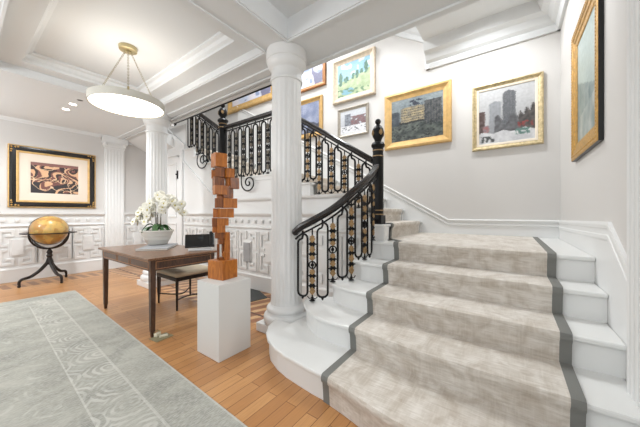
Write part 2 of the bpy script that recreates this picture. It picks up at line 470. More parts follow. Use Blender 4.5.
# ------------------------------------------------------------------ wainscot
def wainscot(mp, s0, s1, name='w', skip=None, P=.5, phase=0):
    b = MB()
    bx = lambda a0, a1, z0, z1, d: mp.box(b, max(a0, s0), min(a1, s1), z0, z1, 0, d) if min(a1, s1)-max(a0, s0) > .008 else None
    bx(s0, s1, .1, 1.2, .004); bx(s0, s1, 0, .2, .03)                                 # base
    mp.mould(b, [(0,0), (0,.034), (.02,.034), (.045,.016), (.06,.016), (.06,0)], [(s0, .2), (s1, .2)])
    mp.mould(b, [(0,0), (0,.016), (.015,.03), (.03,.03), (.045,.012), (.045,0)], [(s0, .955), (s1, .955)])
    mp.mould(b, [(0,0), (0,.014), (.02,.03), (.035,.05), (.06,.055), (.06,0)], [(s0, 1.15), (s1, 1.15)])
    k = math.floor(s0/P)-1
    while k*P < s1:
        c = k*P+phase; k += 1
        t, d = .034, .026
        def fret(sx):
            q = lambda a0, a1, z0, z1: bx(*( (c+a0, c+a1) if sx > 0 else (c-a1, c-a0)), z0, z1, d)
            q(.235, .25, .30, .915)                        # edge of the unit, shared with next
            q(.03, .215, .872, .915); q(.03, .072, .79, .872); q(.072, .14, .79, .828); q(.172, .215, .625, .872)
            q(.112, .172, .625, .665)
            q(.03, .215, .29, .333); q(.03, .072, .333, .415); q(.072, .14, .377, .415); q(.172, .215, .333, .58)
            q(.112, .172, .54, .58)
        fret(1); fret(-1)
        bx(c-.085, c+.085, .45, .755, .03)                # raised tablet
        bx(c-.07, c+.07, .465, .74, .036)
        for dx in (-.167, 0, .167):
            bx(c+dx-.03, c+dx+.03, 1.045, 1.105, .02)
            bx(c+dx-.02, c+dx+.02, 1.055, 1.095, .032)
    return b
trim(wainscot(mapB, -3, 1.93, P=.486, phase=.202), 'white', bevel=.003, seg=1)
trim(wainscot(mapB, 2.28, WL, phase=.05), 'white', bevel=.003, seg=1)
trim(wainscot(mapL, -5.45, -1.3, phase=.055), 'white', bevel=.003, seg=1)
trim(wainscot(mapL, -7.1, -6.3, phase=0), 'white', bevel=.003, seg=1)
# ledge above the wainscot under the landing, landing fascia
b = MB()
mapL.mould(b, [(0,0), (0,.03), (.02,.045), (.045,.05), (.045,0)], [(-4.3, 1.40), (-1.3, 1.40)])
for y0, y1 in ((2.62, 4.2),): mapL.box(b, -y1, -y0, 1.72, 1.77, 0, .012); mapL.box(b, -y1, -y0, 1.50, 1.53, 0, .008)
# raking bands under upper flight
def rake(b, y0, z0, y1, z1, h, d): b.add([mapL.p(-y, z, dd) for dd in (0, d) for y, z in ((y0, z0), (y1, z1), (y1, z1+h), (y0, z0+h))], [(0,1,2,3),(4,7,6,5),(0,4,5,1),(1,5,6,2),(2,6,7,3),(3,7,4,0)])
rake(b, 4.30, 1.40, 5.75, 2.44, .045, .03)
rake(b, 5.42, 2.52, 6.3, 3.08, .09, .04)
trim(b, 'white')
# sloping soffit at the far end of passage
b = MB(); b.extr([(2.3, 2.87), (WL, 2.62), (WL, 2.9), (2.3, 2.9)], 'y', 5.9, WB); trim(b, 'white')
# pilaster on the back wall
b = MB(); mapB.box(b, 1.93, 2.28, 0, 2.72, 0, .05)
mapB.box(b, 1.90, 2.31, 0, .2, 0, .07)
for k in range(6): 
    a = 1.965+k*.056; b.lathe([(.018, .25), (.018, 2.58)], (a, WB-.038, 0), 8)
mapB.box(b, 1.915, 2.295, 2.62, 2.66, 0, .065); mapB.box(b, 1.90, 2.31, 2.66, 2.72, 0, .085)
for a in (1.93, 2.28): b.lathe([(.035, 0), (.035, .06)], (a, WB-.08, 2.665), 12)
mapB.box(b, 1.88, 2.33, 2.72, SOF, 0, .10)
trim(b, 'white', smooth=True)
# cupboard door beneath upper flight, with its casing
d = struct(MB().box(WL-.03, WL, 5.62, 6.22, 0, 2.42).build('door_1', 'white', bevel=.004))
b = MB()
for z0, z1 in ((.2, 1.0), (1.12, 2.28)): mapL.ring(b, -6.12, -5.72, z0, z1, [(0,.03), (0,.045), (.03,.045), (.045,.03)])
b.build('panel_moulding', 'white', d)
b = MB(); mapL.box(b, -5.705, -5.665, 1.93, 2.10, .03, .045); b.ball((WL-.06, 5.685, 2.02), .018); b.build('door_handle', 'iron', d, label='dark lever plate on door')
b = MB(); mapL.box(b, -5.62, -5.5, 0, 2.52, 0, .045); mapL.box(b, -6.34, -6.22, 0, 2.52, 0, .045); mapL.box(b, -6.22, -5.62, 2.42, 2.52, 0, .045); trim(b, 'white', bevel=.004)

# ------------------------------------------------------------------ columns
def column(x, y, label):
    t = thing('fluted_column', label, 'column', (x, y, 0), None)
    MB().box(x-.22, x+.22, y-.22, y+.22, 0, .085).build('plinth', 'white', t, bevel=.004)
    MB().lathe([(.215,.085), (.228,.095), (.235,.115), (.235,.15), (.228,.17), (.215,.18), (.20,.185), (.195,.2), (.198,.21), (.205,.22), (.205,.235), (.195,.25), (.18,.26), (.172,.275)], (x, y, 0), 48).build('base_moulding', 'white', t, smooth=True)
    b = MB(); nf = 20; n = nf*8
    for z, R in ((.27,.168), (.30,.163), (.33,.161), (1.0,.160), (1.8,.156), (2.50,.150), (2.53,.152), (2.55,.155)):
        dep = .007 if .31 < z < 2.52 else 0
        for k in range(n):
            ph = (k % 8)/8; g = math.sin(PI*min(1, max(0, (ph-.12)/.76))) if ph > .12 else 0
            a = 2*PI*k/n; R2 = R-dep*g; b.v.append((x+R2*math.cos(a), y+R2*math.sin(a), z))
    for j in range(7):
        for k in range(n): A = j*n+k; B = j*n+(k+1) % n; b.f.append((A, B, B+n, A+n))
    b.build('shaft', 'white', t, smooth=True)
    MB().lathe([(.155,2.55), (.166,2.555), (.170,2.57), (.165,2.585), (.157,2.59), (.157,2.67), (.165,2.68), (.178,2.69), (.192,2.72), (.20,2.745), (.20,2.76), (.208,2.765), (.208,SOF-.001)], (x, y, 0), 48).build('capital', 'white', t, smooth=True)
column(2.05, 1.90, 'large white fluted column beside the curved foot of the stairs')
column(2.05, 4.89, 'white fluted column farther off, behind the writing table and orchids')

# ------------------------------------------------------------------ STAIRCASE
st = thing('staircase', 'white painted staircase with bull-nosed curved bottom steps turning up past the wall of pictures', 'staircase', (2.9, .6, 0))
def ysamp(): return [WY+.013, -.3, -.1, .15, .4, .55, .7, .84, .97]
def left_curve(k):
    if k == 1: return [(1.375,1.08), (1.387,1.19), (1.405,1.33), (1.438,1.46), (1.50,1.60), (1.583,1.707), (1.69,1.79), (1.80,1.83), (1.84,1.83), (1.845,1.66), (2.2,1.65)]
    if k == 2: return [(1.716,1.08), (1.722,1.2), (1.745,1.31), (1.80,1.42), (1.88,1.52), (1.96,1.60), (2.03,1.635), (2.12,1.63), (2.2,1.58)]
    if k == 3: return [(2.02,1.1), (2.05,1.256), (2.09,1.36), (2.15,1.42), (2.22,1.42)]
    if k == 4: return [(2.34,1.1), (2.345,1.2), (2.37,1.28), (2.42,1.315)]
    return [(2.62,1.1), (2.63,1.2), (2.66,1.285)]
tail = [(2.2,1.58), (2.28,1.38), (2.42,1.315), (2.6,1.29), (2.815,1.28)]
def outline(k, inset):
    pts = [(nosex(k, y)+inset, y) for y in ysamp()]
    lc = left_curve(k); full = pts+[(x, y) for x, y in lc]
    res = list(pts)
    for i, (x, y) in enumerate(lc):
        p = full[len(pts)+i-1]; q = full[min(len(full)-1, len(pts)+i+1)]
        tx, ty = q[0]-p[0], q[1]-p[1]; L = math.hypot(tx, ty) or 1
        res.append((x+ty/L*inset, y-tx/L*inset))
    last = res[-1]
    tl = [p for p in tail if p[0] > last[0]+.05]
    res += [(x, y-(inset*.8)) for x, y in tl]
    res += [(2.815, WY+.013)] if k < 5 else [(2.815, 1.09), (WX-.013, 1.09), (WX-.013, WY+.013)]
    return res
def outline5(inset): return outline(5, inset)
for k in range(1, 6):
    z0, z1 = (k-1)*r, k*r
    MB().prism(outline(k, .026), z0 if k > 1 else 0, z1-.03).build('riser', 'step', st)
    MB().prism(outline(k, 0), z1-.03, z1).build('tread', 'step', st, bevel=.009)
for k in range(6, 15):
    z0, z1 = (k-1)*r, k*r; y0 = NY[k]
    x0 = 2.80
    ye = {6: 2.6, 7: 2.6, 8: 2.7, 9: 4.0, 10: 4.23}.get(k, 5.42) 
    if k >= 11: ye = 5.42
    ye = (NY[k+1]+.05) if k+1 in NY else 5.42
    MB().box(2.852, WX-.013, y0+.026, ye, z0-.0, z1-.03).build('riser', 'step', st)
    MB().box(x0 if k > 6 else 2.72, WX-.013, y0, ye-.02, z1-.03, z1).build('tread', 'step', st, bevel=.008)
# block that carries the newel at the turn
MB().prism([(2.72,1.10), (2.85,1.10), (2.85,1.33), (2.72,1.33)], .9, 1.05).build('newel_block', 'step', st)
b = MB(); b.box(2.855, 2.9, 1.3, 5.4, 0, .88); b.build('carriage', 'step', st)

# ------------------------------------------------------------------ runner
def sweep_runner(b, mapf, path, w0, w1, nw=1):
    """path: outer polyline (s,z) ; thickness inwards"""
    ws = [w0+(w1-w0)*i/nw for i in range(nw+1)]
    n = len(path); base = len(b.v)
    for w in ws:
        for q in path: b.v.append(mapf(q[0], q[1], w))
    for i in range(nw):
        for j in range(n-1):
            A = base+i*n+j; b.f.append((A, A+1, A+1+n, A+n))
th = .012
def fpath(noses, z0, end, zfirst=0):
    """noses: list of (s, ztop)"""
    P = []
    z = zfirst
    for s, zt in noses:
        P += [(s+.026-th, z+.002), (s+.020-th, z+r*.45), (s+.014-th, zt-.05), (s-th, zt-.034), (s-th-.003, zt-.012), (s-th+.003, zt+.006), (s+.006, zt+th), (s+.05, zt+th)]
        z = zt+th
    P += [(end, z)]
    return P
def closed_strip(b, cols):
    """cols: list of polylines (same length) of world points; adds an underside by dropping edges"""
    n = len(cols[0]); base = len(b.v)
    for c in cols: b.v += c
    for i in range(len(cols)-1):
        for j in range(n-1):
            A = base+i*n+j; b.f.append((A, A+n, A+1+n, A+1))
    # side skirts
def runner_flight1(y):
    P = fpath([(nosex(k, y), k*r) for k in range(1, 6)], 0, 2.78)
    return [(s, y, z) for s, z in P]
ru = thing('stair_runner', 'beige silky carpet runner with grey binding down the middle of the stairs', 'carpet', (2.9, .4, .9))
BW = .052
def add_strip(name, m, ys, label=None):
    b = MB(); closed_strip(b, [runner_flight1(y) for y in ys])
    o = b.build(name, m, ru, smooth=True, recalc=False, label=label)
    return o
YL, YR = .965, -.275
add_strip('carpet', 'runner', [YR+BW+(YL-YR-2*BW)*i/10 for i in range(11)])
add_strip('binding', 'binding', [YR, YR+BW*.5, YR+BW], 'grey cloth binding')
add_strip('binding', 'binding', [YL-BW, YL-BW*.5, YL], 'grey cloth binding')
def plate(poly, z, name, m, label=None):
    b = MB(); b.prism(poly, z, z+th); return b.build(name, m, ru, label=label)
z5 = .9+.0015
plate([(2.76, YR+BW), (WX-.06, YR+BW), (WX-.06, 1.112), (2.98, 1.112), (2.76, YL-BW)], z5-.001, 'carpet', 'runner')
plate([(2.76, YR), (WX-.06, YR), (WX-.06, YR+BW), (2.76, YR+BW)], z5-.001, 'binding', 'binding', 'grey cloth binding')
plate([(2.76, YL-BW), (2.98, 1.112), (2.94, 1.112), (2.76, YL)], z5-.001, 'binding', 'binding', 'grey cloth binding')
# upper flights: runs along Y
def rflight(x, ks, end, z0):
    P = fpath([(NY[k], k*r) for k in ks], 0, end, z0)
    return [(x, s, z) for s, z in P]
def strip2(name, m, xs, ks, end, z0, label=None):
    b = MB(); closed_strip(b, [rflight(x, ks, end, z0) for x in xs]); b.build(name, m, ru, smooth=True, recalc=False, label=label)
XA, XB = 2.92, 4.12
for ks, end, z0 in (((6,7,8,9,10), 4.22, .9), ((11,12,13,14), 5.4, 1.8)):
    strip2('carpet', 'runner', [XA+BW+(XB-XA-2*BW)*i/6 for i in range(7)], ks, end, z0)
    strip2('binding', 'binding', [XA, XA+BW], ks, end, z0, 'grey cloth binding')
    strip2('binding', 'binding', [XB-.02, XB], ks, end, z0, 'grey cloth binding')

# ------------------------------------------------------------------ balustrades
def smooth_path(pts, n=8):
    P = [Vector(p) for p in pts]; out = []
    for i in range(len(P)-1):
        p0 = P[max(i-1, 0)]; p1 = P[i]; p2 = P[i+1]; p3 = P[min(i+2, len(P)-1)]
        for k in range(n):
            t = k/n; out.append(.5*((2*p1)+(-p0+p2)*t+(2*p0-5*p1+4*p2-p3)*t*t+(-p0+3*p1-3*p2+p3)*t**3))
    out.append(P[-1]); return out
def handrail(t, pts):
    b = MB(); b.tube(pts, .034, n=10, up=(0,0,1))
    # flatten slightly: broad moulded rail
    b2 = MB(); b2.tube([p-Vector((0,0,.032)) for p in pts], 0, n=4, sq=(.02,.008), up=(0,0,1))
    b.build('handrail', 'rail', t, smooth=True)
    b2.build('core_rail', 'iron', t)
    b3 = MB(); b3.tube([p-Vector((0,0,.075)) for p in pts], 0, n=4, sq=(.011,.008), up=(0,0,1)); b3.build('lower_rail', 'iron', t)
def loop(t, p, d, w, zb, zt0, zt1, foot=True, rad=.0105):
    """rounded rectangle hoop, p centre base, d unit along"""
    d = Vector(d); p = Vector(p); R = w*.42; h = w/2; pts = []
    sl = (zt1-zt0)
    for a in range(0, 91, 30): a = math.radians(a); pts.append((h-R+R*math.sin(a)*1, zb+R-R*math.cos(a)))
    for a in range(0, 91, 30):
        a = math.radians(a); pts.append((h-R+R*math.cos(a), zt1-R+R*math.sin(a)))
    for a in range(0, 91, 30):
        a = math.radians(a); pts.append((-(h-R)-R*math.sin(a), zt0-R+R*math.cos(a)))
    for a in range(0, 91, 30):
        a = math.radians(a); pts.append((-(h-R)-R*math.cos(a), zb+R-R*math.sin(a)))
    b = MB(); b.tube([(p.x+d.x*s, p.y+d.y*s, z) for s, z in pts], rad, n=6, closed=True)
    b.box(p.x-.007, p.x+.007, p.y-.007, p.y+.007, (zt0+zt1)/2-.005, (zt0+zt1)/2+.055)
    if foot: b.ball((p.x, p.y, zb-.014), .013, 8, 6); b.lathe([(.006,-.03), (.006,0)], (p.x, p.y, zb), 6)
    b.build('hoop', 'iron', t, smooth=True)
def leafshape(b, c, d, w, h, th=.006, up=1):
    """pointed leaf in plane spanned by d and z"""
    d = Vector(d); n = Vector((-d.y, d.x, 0))
    prof = [(0, 0), (.32, .22), (.5, .45), (.30, .62), (.42, .74), (.16, .84), (0, 1)]
    pts = [(x*w, z*h) for x, z in prof]+[(-x*w, z*h) for x, z in prof[-2:0:-1]]
    base = len(b.v); N = len(pts)
    for s in (-1, 1):
        for x, z in pts: q = Vector(c)+d*x+n*(s*th)+Vector((0,0,z*up)); b.v.append(tuple(q))
    b.f.append(tuple(range(base, base+N))); b.f.append(tuple(range(base+2*N-1, base+N-1, -1)))
    for i in range(N): b.f.append((base+i, base+N+i, base+N+(i+1) % N, base+(i+1) % N))
def ornament(t, p, d, zb, zt, full=True, dull=False):
    d = Vector(d); n = Vector((-d.y, d.x, 0)); p = Vector(p); H = zt-zb; zm = zb+H*.5
    P = lambda s, z: (p.x+d.x*s, p.y+d.y*s, z)
    b = MB()
    b.box(p.x-.005, p.x+.005, p.y-.005, p.y+.005, zb-.03, zt+.05)
    ax = Matrix(((d.x, 0, n.x), (d.y, 0, n.y), (0, 1, 0)))
    b.lathe([(.036,-.008), (.040,0), (.036,.008), (.028,.008), (.027,-.008)], (p.x, p.y, zm), 16, axis=ax, cap=False)
    b.lathe([(.014,-.012), (.018,0), (.014,.012)], (p.x, p.y, zm), 10, axis=ax)
    # dark blossoms and cross ties
    for f in (.17, .33, .67, .83) if full else (.2, .8):
        z = zb+H*f
        leafshape(b, (p.x, p.y, z-.01), d, .062, .042); leafshape(b, (p.x, p.y, z+.01), d, .062, -.042)
        b.tube([P(-.046, z), P(.046, z)], .0065, n=5)
    b.ball((p.x, p.y, zb-.01), .014, 8, 6); b.lathe([(.03,-.035), (.022,-.028), (.008,-.015)], (p.x, p.y, zb), 10)
    for q in (-.05, .05): b.tube([P(q*.2, zb-.012), P(q*.6, zb-.018), P(q, zb+.004)], .005, n=5)
    o = b.build('ornament', 'iron', t, smooth=True)
    g = MB()
    for f0, f1 in ((.03, .15), (.20, .31), (.345, .435), (.565, .655), (.69, .80), (.85, .97)) if full else ((.25, .42), (.58, .75)):
        leafshape(g, (p.x, p.y, zb+H*f0), d, .058, H*(f1-f0)*1.08, .009)
    for q in ((-.0),): g.ball((p.x, p.y, zm), .009, 8, 6, )
    g.build('gilded_leaves', 'silver' if dull else 'gold', o, label='pewter coloured leaf ornaments' if dull else 'gilded leaf ornaments')

# lower flight, curved
lb = thing('stair_balustrade', 'lower curving black iron balustrade with gilded leaves, rising from the curved bottom steps', 'balustrade', (2.2, 1.4, .36))
rp = smooth_path([(1.965,1.70,1.025), (1.98,1.64,1.075), (2.02,1.52,1.14), (2.09,1.41,1.215), (2.18,1.325,1.30), (2.32,1.245,1.43), (2.56,1.20,1.585), (2.80,1.22,1.735)], 6)
handrail(lb, rp)
MB().ball((1.965,1.705,1.02), .036, 12, 8).build('rail_end', 'rail', lb, smooth=True)
L = [0]
for a, c in zip(rp, rp[1:]): L.append(L[-1]+math.hypot(c.x-a.x, c.y-a.y))
def at(s):
    for i in range(len(L)-1):
        if L[i+1] >= s or i == len(L)-2:
            t = (s-L[i])/(L[i+1]-L[i]); p = rp[i].lerp(rp[i+1], t); d = (rp[i+1]-rp[i]); d.z = 0; return p, d.normalized()
def treadz(x, y):
    z = r
    if x > 1.80 and y < 1.66: z = 2*r
    if x > 2.10 and y < 1.46: z = 3*r
    if x > 2.37: z = 4*r
    if x > 2.66: z = 5*r
    if x > 2.72: z = 6*r
    return z
tot = L[-1]; nU = 5; U = .208
s = .075; kind = 0
while s < tot-.03:
    p, d = at(s); z = treadz(p.x, p.y)+.045
    if kind == 0:
        a, _ = at(max(0, s-.04)); c, _ = at(min(tot, s+.04)); loop(lb, (p.x, p.y, 0), d, .10, z, a.z-.10, c.z-.10); s += .098
    else:
        ornament(lb, (p.x, p.y, 0), d, z, p.z-.12); s += .098
    kind ^= 1

# middle: newel to landing and along it
mbal = thing('stair_balustrade', 'middle black iron balustrade climbing behind the large column and running level along the landing', 'balustrade', (2.85, 2.7, 1.08))
XR = 2.845
zr = lambda y: 1.80+.645*(y-1.27) if y < 2.71 else 2.73
mp_ = [Vector((XR, 1.29, zr(1.29))), Vector((XR, 2.0, zr(2.0))), Vector((XR, 2.6, zr(2.6))), Vector((XR, 2.70, zr(2.70)-.01)), Vector((XR, 2.8, 2.73)), Vector((XR, 4.12, 2.73))]
handrail(mbal, mp_)
def tz(y):
    z = 6*r
    for k in range(7, 15):
        if y > NY[k]+.0: z = k*r
    return z
y = 1.375; kind = 0
while y < 4.09:
    z = tz(y)+.045
    if kind == 0: loop(mbal, (XR, y, 0), (0,1,0), .10, max(z, tz(y+.03)+.045), zr(y-.04)-.10, zr(y+.04)-.10, rad=.0125); y += .097
    else: ornament(mbal, (XR, y, 0), (0,1,0), z, zr(y)-.12, dull=y > 2.6); y += .097
    kind ^= 1
ub = thing('stair_balustrade', 'upper black iron balustrade climbing away left from the farther newel post', 'balustrade', (2.85, 4.8, 1.8))
zu = lambda y: 2.70+.63*(y-4.22)
up_ = [Vector((XR, 4.28, zu(4.28))), Vector((XR, 4.8, zu(4.8))), Vector((XR, 5.36, zu(5.36)))]
handrail(ub, up_)
y = 4.36; kind = 0
while y < 5.36:
    z = tz(y)+.045
    if kind == 0: loop(ub, (XR, y, 0), (0,1,0), .10, z, zu(y-.04)-.10, zu(y+.04)-.10, rad=.0125); y += .097
    else: ornament(ub, (XR, y, 0), (0,1,0), z, zu(y)-.12, dull=True); y += .097
    kind ^= 1

def newel(x, y, z0, h, label, sc=1.25):
    t = thing('newel_post', label, 'newel post', (x, y, z0))
    w = .052*sc
    b = MB(); b.box(x-w*1.0, x+w*1.0, y-w, y+w, z0, z0+.10); b.build('post_base', 'iron', t, bevel=.004)
    b = MB(); b.lathe([(w*.95, .10), (w*.95,.12), (w*.95, h-.42), (w*.9, h-.40), (w*.9, h-.385), (w*.93,h-.375), (w*.93, h-.335), (w*1.15, h-.32), (w*1.2, h-.30), (w*1.0,h-.275), (w*.6, h-.265)], (x, y, z0), 16); b.build('shaft', 'iron', t, smooth=True)
    for zz in (.105, .15, h-.435, h-.37): MB().lathe([(w*.96, zz), (w*1.01, zz+.006), (w*.96, zz+.012)], (x, y, z0), 16, cap=False).build('gilt_band', 'gold', t, smooth=True, label='thin gilt band')
    b = MB(); b.lathe([(w*.55, h-.265), (w*.62, h-.24), (w*.95, h-.20), (w*1.02, h-.16), (w*.9, h-.12), (w*.6, h-.085), (w*.33, h-.07), (w*.3, h-.06), (w*.5, h-.045), (w*.52, h-.028), (w*.35, h-.008), (w*.05, h)], (x, y, z0), 14)
    b.build('finial', 'iron', t, smooth=True)
    b = MB()
    for k in range(4):
        a = k*PI/2+.9; c = (x+w*.98*math.cos(a), y+w*.98*math.sin(a), z0+h-.20)
        leafshape(b, c, (-math.sin(a), math.cos(a), 0), w*.7, .07, .006)
    b.build('gilded_leaves', 'gold', t, label='gilded leaf ornaments on finial')
newel(2.845, 1.225, 1.08, 1.20, 'black iron newel post with gilt finial at the turn above the lowest flight')
newel(2.845, 4.18, 1.80, 1.36, 'black newel post with finial standing at the far end of the landing', 1.5)

# black scrolls beneath landing edge
def spiral(yc, zc, R, ytop, ztop, label):
    pts = []
    n = 70
    for k in range(n):
        f = k/(n-1); a = .7*PI + f*PI*3.3; rr = R*(.10+.90*f**1.15)
        # image-left is +Y on this wall
        pts.append((yc+rr*math.cos(a+PI*.0), zc+rr*math.sin(a)*.85))
    # finish at +Y side going up to the landing edge
    y0, z0 = pts[-1]
    e = []
    for k in range(1, 13):
        t = k/12; e.append((y0*(1-t)**2+2*t*(1-t)*(y0+.01)+t*t*ytop, z0*(1-t)**2+2*t*(1-t)*(z0+(ztop-z0)*.35)+t*t*ztop))
    b = MB(); b.tube([(WL-.05, y, z) for y, z in pts+e], .011, n=6)
    return tag(b.build('iron_scroll', 'iron', smooth=True), label, 'scroll ornament')
spiral(3.39, 1.69, .175, 3.56, 1.92, 'black iron spiral scroll below the landing, right of the sculpture head')
spiral(4.70, 2.20, .20, 4.80, 2.42, 'black iron spiral scroll under the upper flight, left of the sculpture head')
# dark rod along lower edge of the beam
t = thing('edge_rod', 'thin black rod along the beam edge above the landing balustrade', 'rod', (2.395, 3.5, SOF-.03))
MB().tube([(2.40, 2.1, SOF-.012), (2.40, 4.93, SOF-.012)], 0, n=4, sq=(.014,.014), up=(0,0,1)).build('rod', 'iron', t)
b = MB(); b.ball((2.40, 4.98, SOF-.03), .022, 10, 8); b.tube([(2.40,4.93,SOF-.02), (2.42,5.0,SOF-.035), (2.44,5.1,SOF-.03)], .008, n=6); b.build('end_knob', 'iron', t, smooth=True)
b = MB(); b.ball((2.42, 5.13, SOF-.035), .028, 10, 8); b.build('end_finial', 'white', t, smooth=True, label='white rounded end finial')

# ------------------------------------------------------------------ paintings
def stroke(fn, u, v, painterly=True):
    if not painterly: return fn(u, v)
    c = fn(min(.999, max(0, u+.010*n2(u, v, 16, 1)+random.uniform(-.007,.007))), min(.999, max(0, v+.012*n2(u, v, 16, 12)+random.uniform(-.007,.007))))
    c2 = fn(min(.999, max(0, u+.02)), v); c = mixc(c, c2, .3); g_ = sum(c)/3
    return mixc(c, (g_, g_, g_), .22)
def paint_grid(mp, a0, a1, z0, z1, d, fn, nu=72, nv=54, canv=True):
    b = MB(); b.c = []
    for j in range(nv+1):
        for i in range(nu+1): b.v.append(mp.p(a0+(a1-a0)*i/nu, z0+(z1-z0)*j/nv, d))
    for j in range(nv):
        for i in range(nu):
            A = j*(nu+1)+i; b.f.append((A, A+1, A+nu+2, A+nu+1)); b.c.append(stroke(fn, (i+.5)/nu, (j+.5)/nv, canv))
    return b
def n2(u, v, s, o=0): return noise.noise(Vector((u*s+o, v*s-o, o*1.7)))
def mixc(a, b, t): t = max(0, min(1, t)); return tuple(x+(y-x)*t for x, y in zip(a, b))
def jit(c, u, v, k=16, s=26, o=3): q = n2(u, v, s, o)*k; return tuple(max(0, min(255, x+q)) for x in c)
def picture(mp, a0, a1, z0, z1, prof, m, fn, label, group=None, inner=0, liner=None, nu=100, nv=76, name='framed_painting', extra=None, cat='painting', canv='canvas'):
    c = mp.p((a0+a1)/2, z0, 0)
    t = thing(name, label, cat, c, group)
    b = MB(); mp.ring(b, a0, a1, z0, z1, [(0, .002)]+prof); mp.box(b, a0+.01, a1-.01, z0+.01, z1-.01, .001, .006)
    b.build('frame', m, t)
    w = prof[-1][0]; d = prof[-1][1]
    if liner:
        lw, lm = liner
        b = MB(); mp.ring(b, a0+w-.002, a1-w+.002, z0+w-.002, z1-w+.002, [(0, d), (0, d+.004), (lw*.8, d+.002), (lw, d-.004), (lw, d-.01)])
        b.build('mount' if lm == 'mount' else 'liner', lm, t); w += lw; d -= .006
    paint_grid(mp, a0+w-.003, a1-w+.003, z0+w-.003, z1-w+.003, d-.002, fn, nu, nv, canv == 'canvas').build('canvas' if canv == 'canvas' else 'print', canv, t, recalc=False)
    if extra: extra(t)
    return t

def city_dusk(u, v):   # dark square with lit façade
    c = mixc((74,90,100), (126,138,142), v+n2(u, v, 5)*.4)
    if v < .42: c = mixc((56,64,62), (92,100,92), .5+n2(u, v, 9)*1.4)
    if .40 < v < .46 and u < .68: c = (32,34,36)
    if .20 < u < .66 and .44 < v < .80-.1*abs(u-.45):
        c = mixc((172,150,104), (128,118,96), .5+n2(u, v, 12)); 
        if (u*26) % 1 < .45 and (v*17) % 1 < .55: c = (62,62,62)
    if .66 < u < .98 and .32 < v < .86:
        c = mixc((34,40,48), (74,76,78), .5+n2(u, v, 14))
        if (u*20) % 1 < .25: c = (98,96,90)
    if u < .17 and .38 < v < .72: c = mixc((40,50,62), (70,80,88), .5+n2(u, v, 10))
    if .38 < u < .62 and .80 < v < .94 and n2(u, v, 18) > -.1: c = (34,42,62)
    if v < .40 and n2(u, v, 30, 5) > .32: c = (30,34,36)
    return jit(c, u, v, 22)
def city_snow(u, v):
    c = mixc((168,168,170), (186,186,188), v+n2(u, v, 3)*.3)
    if .20 < u < .42 and v < .78-.35*abs(u-.31): c = (140,143,148)
    if .45 < u < .68 and v < .93 and (v < .86 or (u-.565)**2/.013+(v-.86)**2/.005 < 1):
        c = (88,90,96)
        if (u*40) % 1 < .3: c = (108,110,114)
    if u > .62 and v < .40+.52*(u-.62)+.05*math.sin(u*60): c = mixc((58,54,54), (96,88,84), .5+n2(u, v, 16))
    if .30 < u < .75 and v < .42+.1*math.sin(u*22): c = mixc((74,74,78), (104,104,108), .5+n2(u, v, 13))
    if u < .12 and v < .62: c = mixc((72,48,44), (100,80,76), .5+n2(u, v, 18))
    if .08 < u < .2 and .18 < v < .34: c = mixc((170,90,90), (120,120,124), .5+n2(u, v, 22))
    if .72 < u < .98 and .24 < v < .33 and n2(u, v, 24, 2) > 0: c = (140,52,52)
    if v < .20+.02*math.sin(u*17): c = mixc((206,206,208), (182,182,186), .5+n2(u, v, 8))
    if .03 < u < .30 and .03 < v < .14 and n2(u, v, 20, 9) > .0: c = (66,70,70)
    if .68 < u < .92 and .11 < v < .21 and n2(u, v, 18, 4) > -.1: c = (86,124,116)
    return jit(c, u, v, 14)
def park(u, v):
    c = mixc((168,202,216), (118,178,212), v)
    if n2(u, v, 5, 2) > .22 and v > .55: c = (206,222,226)
    h = .42+.22*u+.03*math.sin(u*14)
    if v < h: c = mixc((150,172,124), (176,190,146), .5+n2(u, v, 7)*1.2)
    for cx, cy, rx, ry in ((.10,.55,.06,.22), (.28,.50,.08,.10), (.50,.56,.05,.10), (.62,.58,.05,.12), (.88,.70,.06,.16), (.75,.62,.05,.08)):
        if ((u-cx)/rx)**2+((v-cy)/ry)**2 < 1+n2(u, v, 14)*.8: c = mixc((58,104,86), (84,134,110), .5+n2(u, v, 16))
    if ((u-.33)/.2)**2+((v-.14)/.10)**2 < 1: c = (104,160,180)
    if v < .24 and n2(u, v, 11, 7) > .2: c = (96,134,96)
    return jit(c, u, v, 14)
def snow_street(u, v):
    c = mixc((176,180,190), (196,200,206), v)
    if u > .22 and .35 < v < .72 and n2(u, v, 7) > -.3: c = mixc((134,86,90), (120,108,112), .5+n2(u, v, 15)*1.3)
    if .18 < u < .42 and v < .85 and v > .33: c = mixc((104,110,122), (140,146,156), .5+n2(u, v, 12))
    if v < .34: c = (218,218,222)
    if .10 < v < .3 and n2(u, v, 16, 3) > .25: c = (96,100,108)
    return jit(c, u, v, 16)
def blue_haze(u, v):
    c = mixc((150,158,186), (112,124,160), .5+n2(u, v, 4)*1.3)
    if v < .35 and n2(u, v, 6, 4) > -.1: c = (70,74,92)
    return jit(c, u, v, 18)
def pastel(u, v):
    c = mixc((190,200,224), (222,214,220), .5+n2(u, v, 4)*1.4)
    if n2(u, v, 8, 6) > .35: c = (130,146,186)
    if u > .7 and n2(u, v, 6, 9) > .0: c = (110,110,140)
    return jit(c, u, v, 12)
def seascape(u, v):
    c = mixc((150,168,162), (172,190,186), v+n2(u, v, 4)*.3)
    if v < .36+.25*(1-u): c = mixc((104,128,128), (140,154,150), .5+n2(u, v, 8))
    if v < .22+.1*u: c = mixc((170,176,170), (120,140,140), .5+n2(u, v, 6))
    return jit(c, u, v, 14)
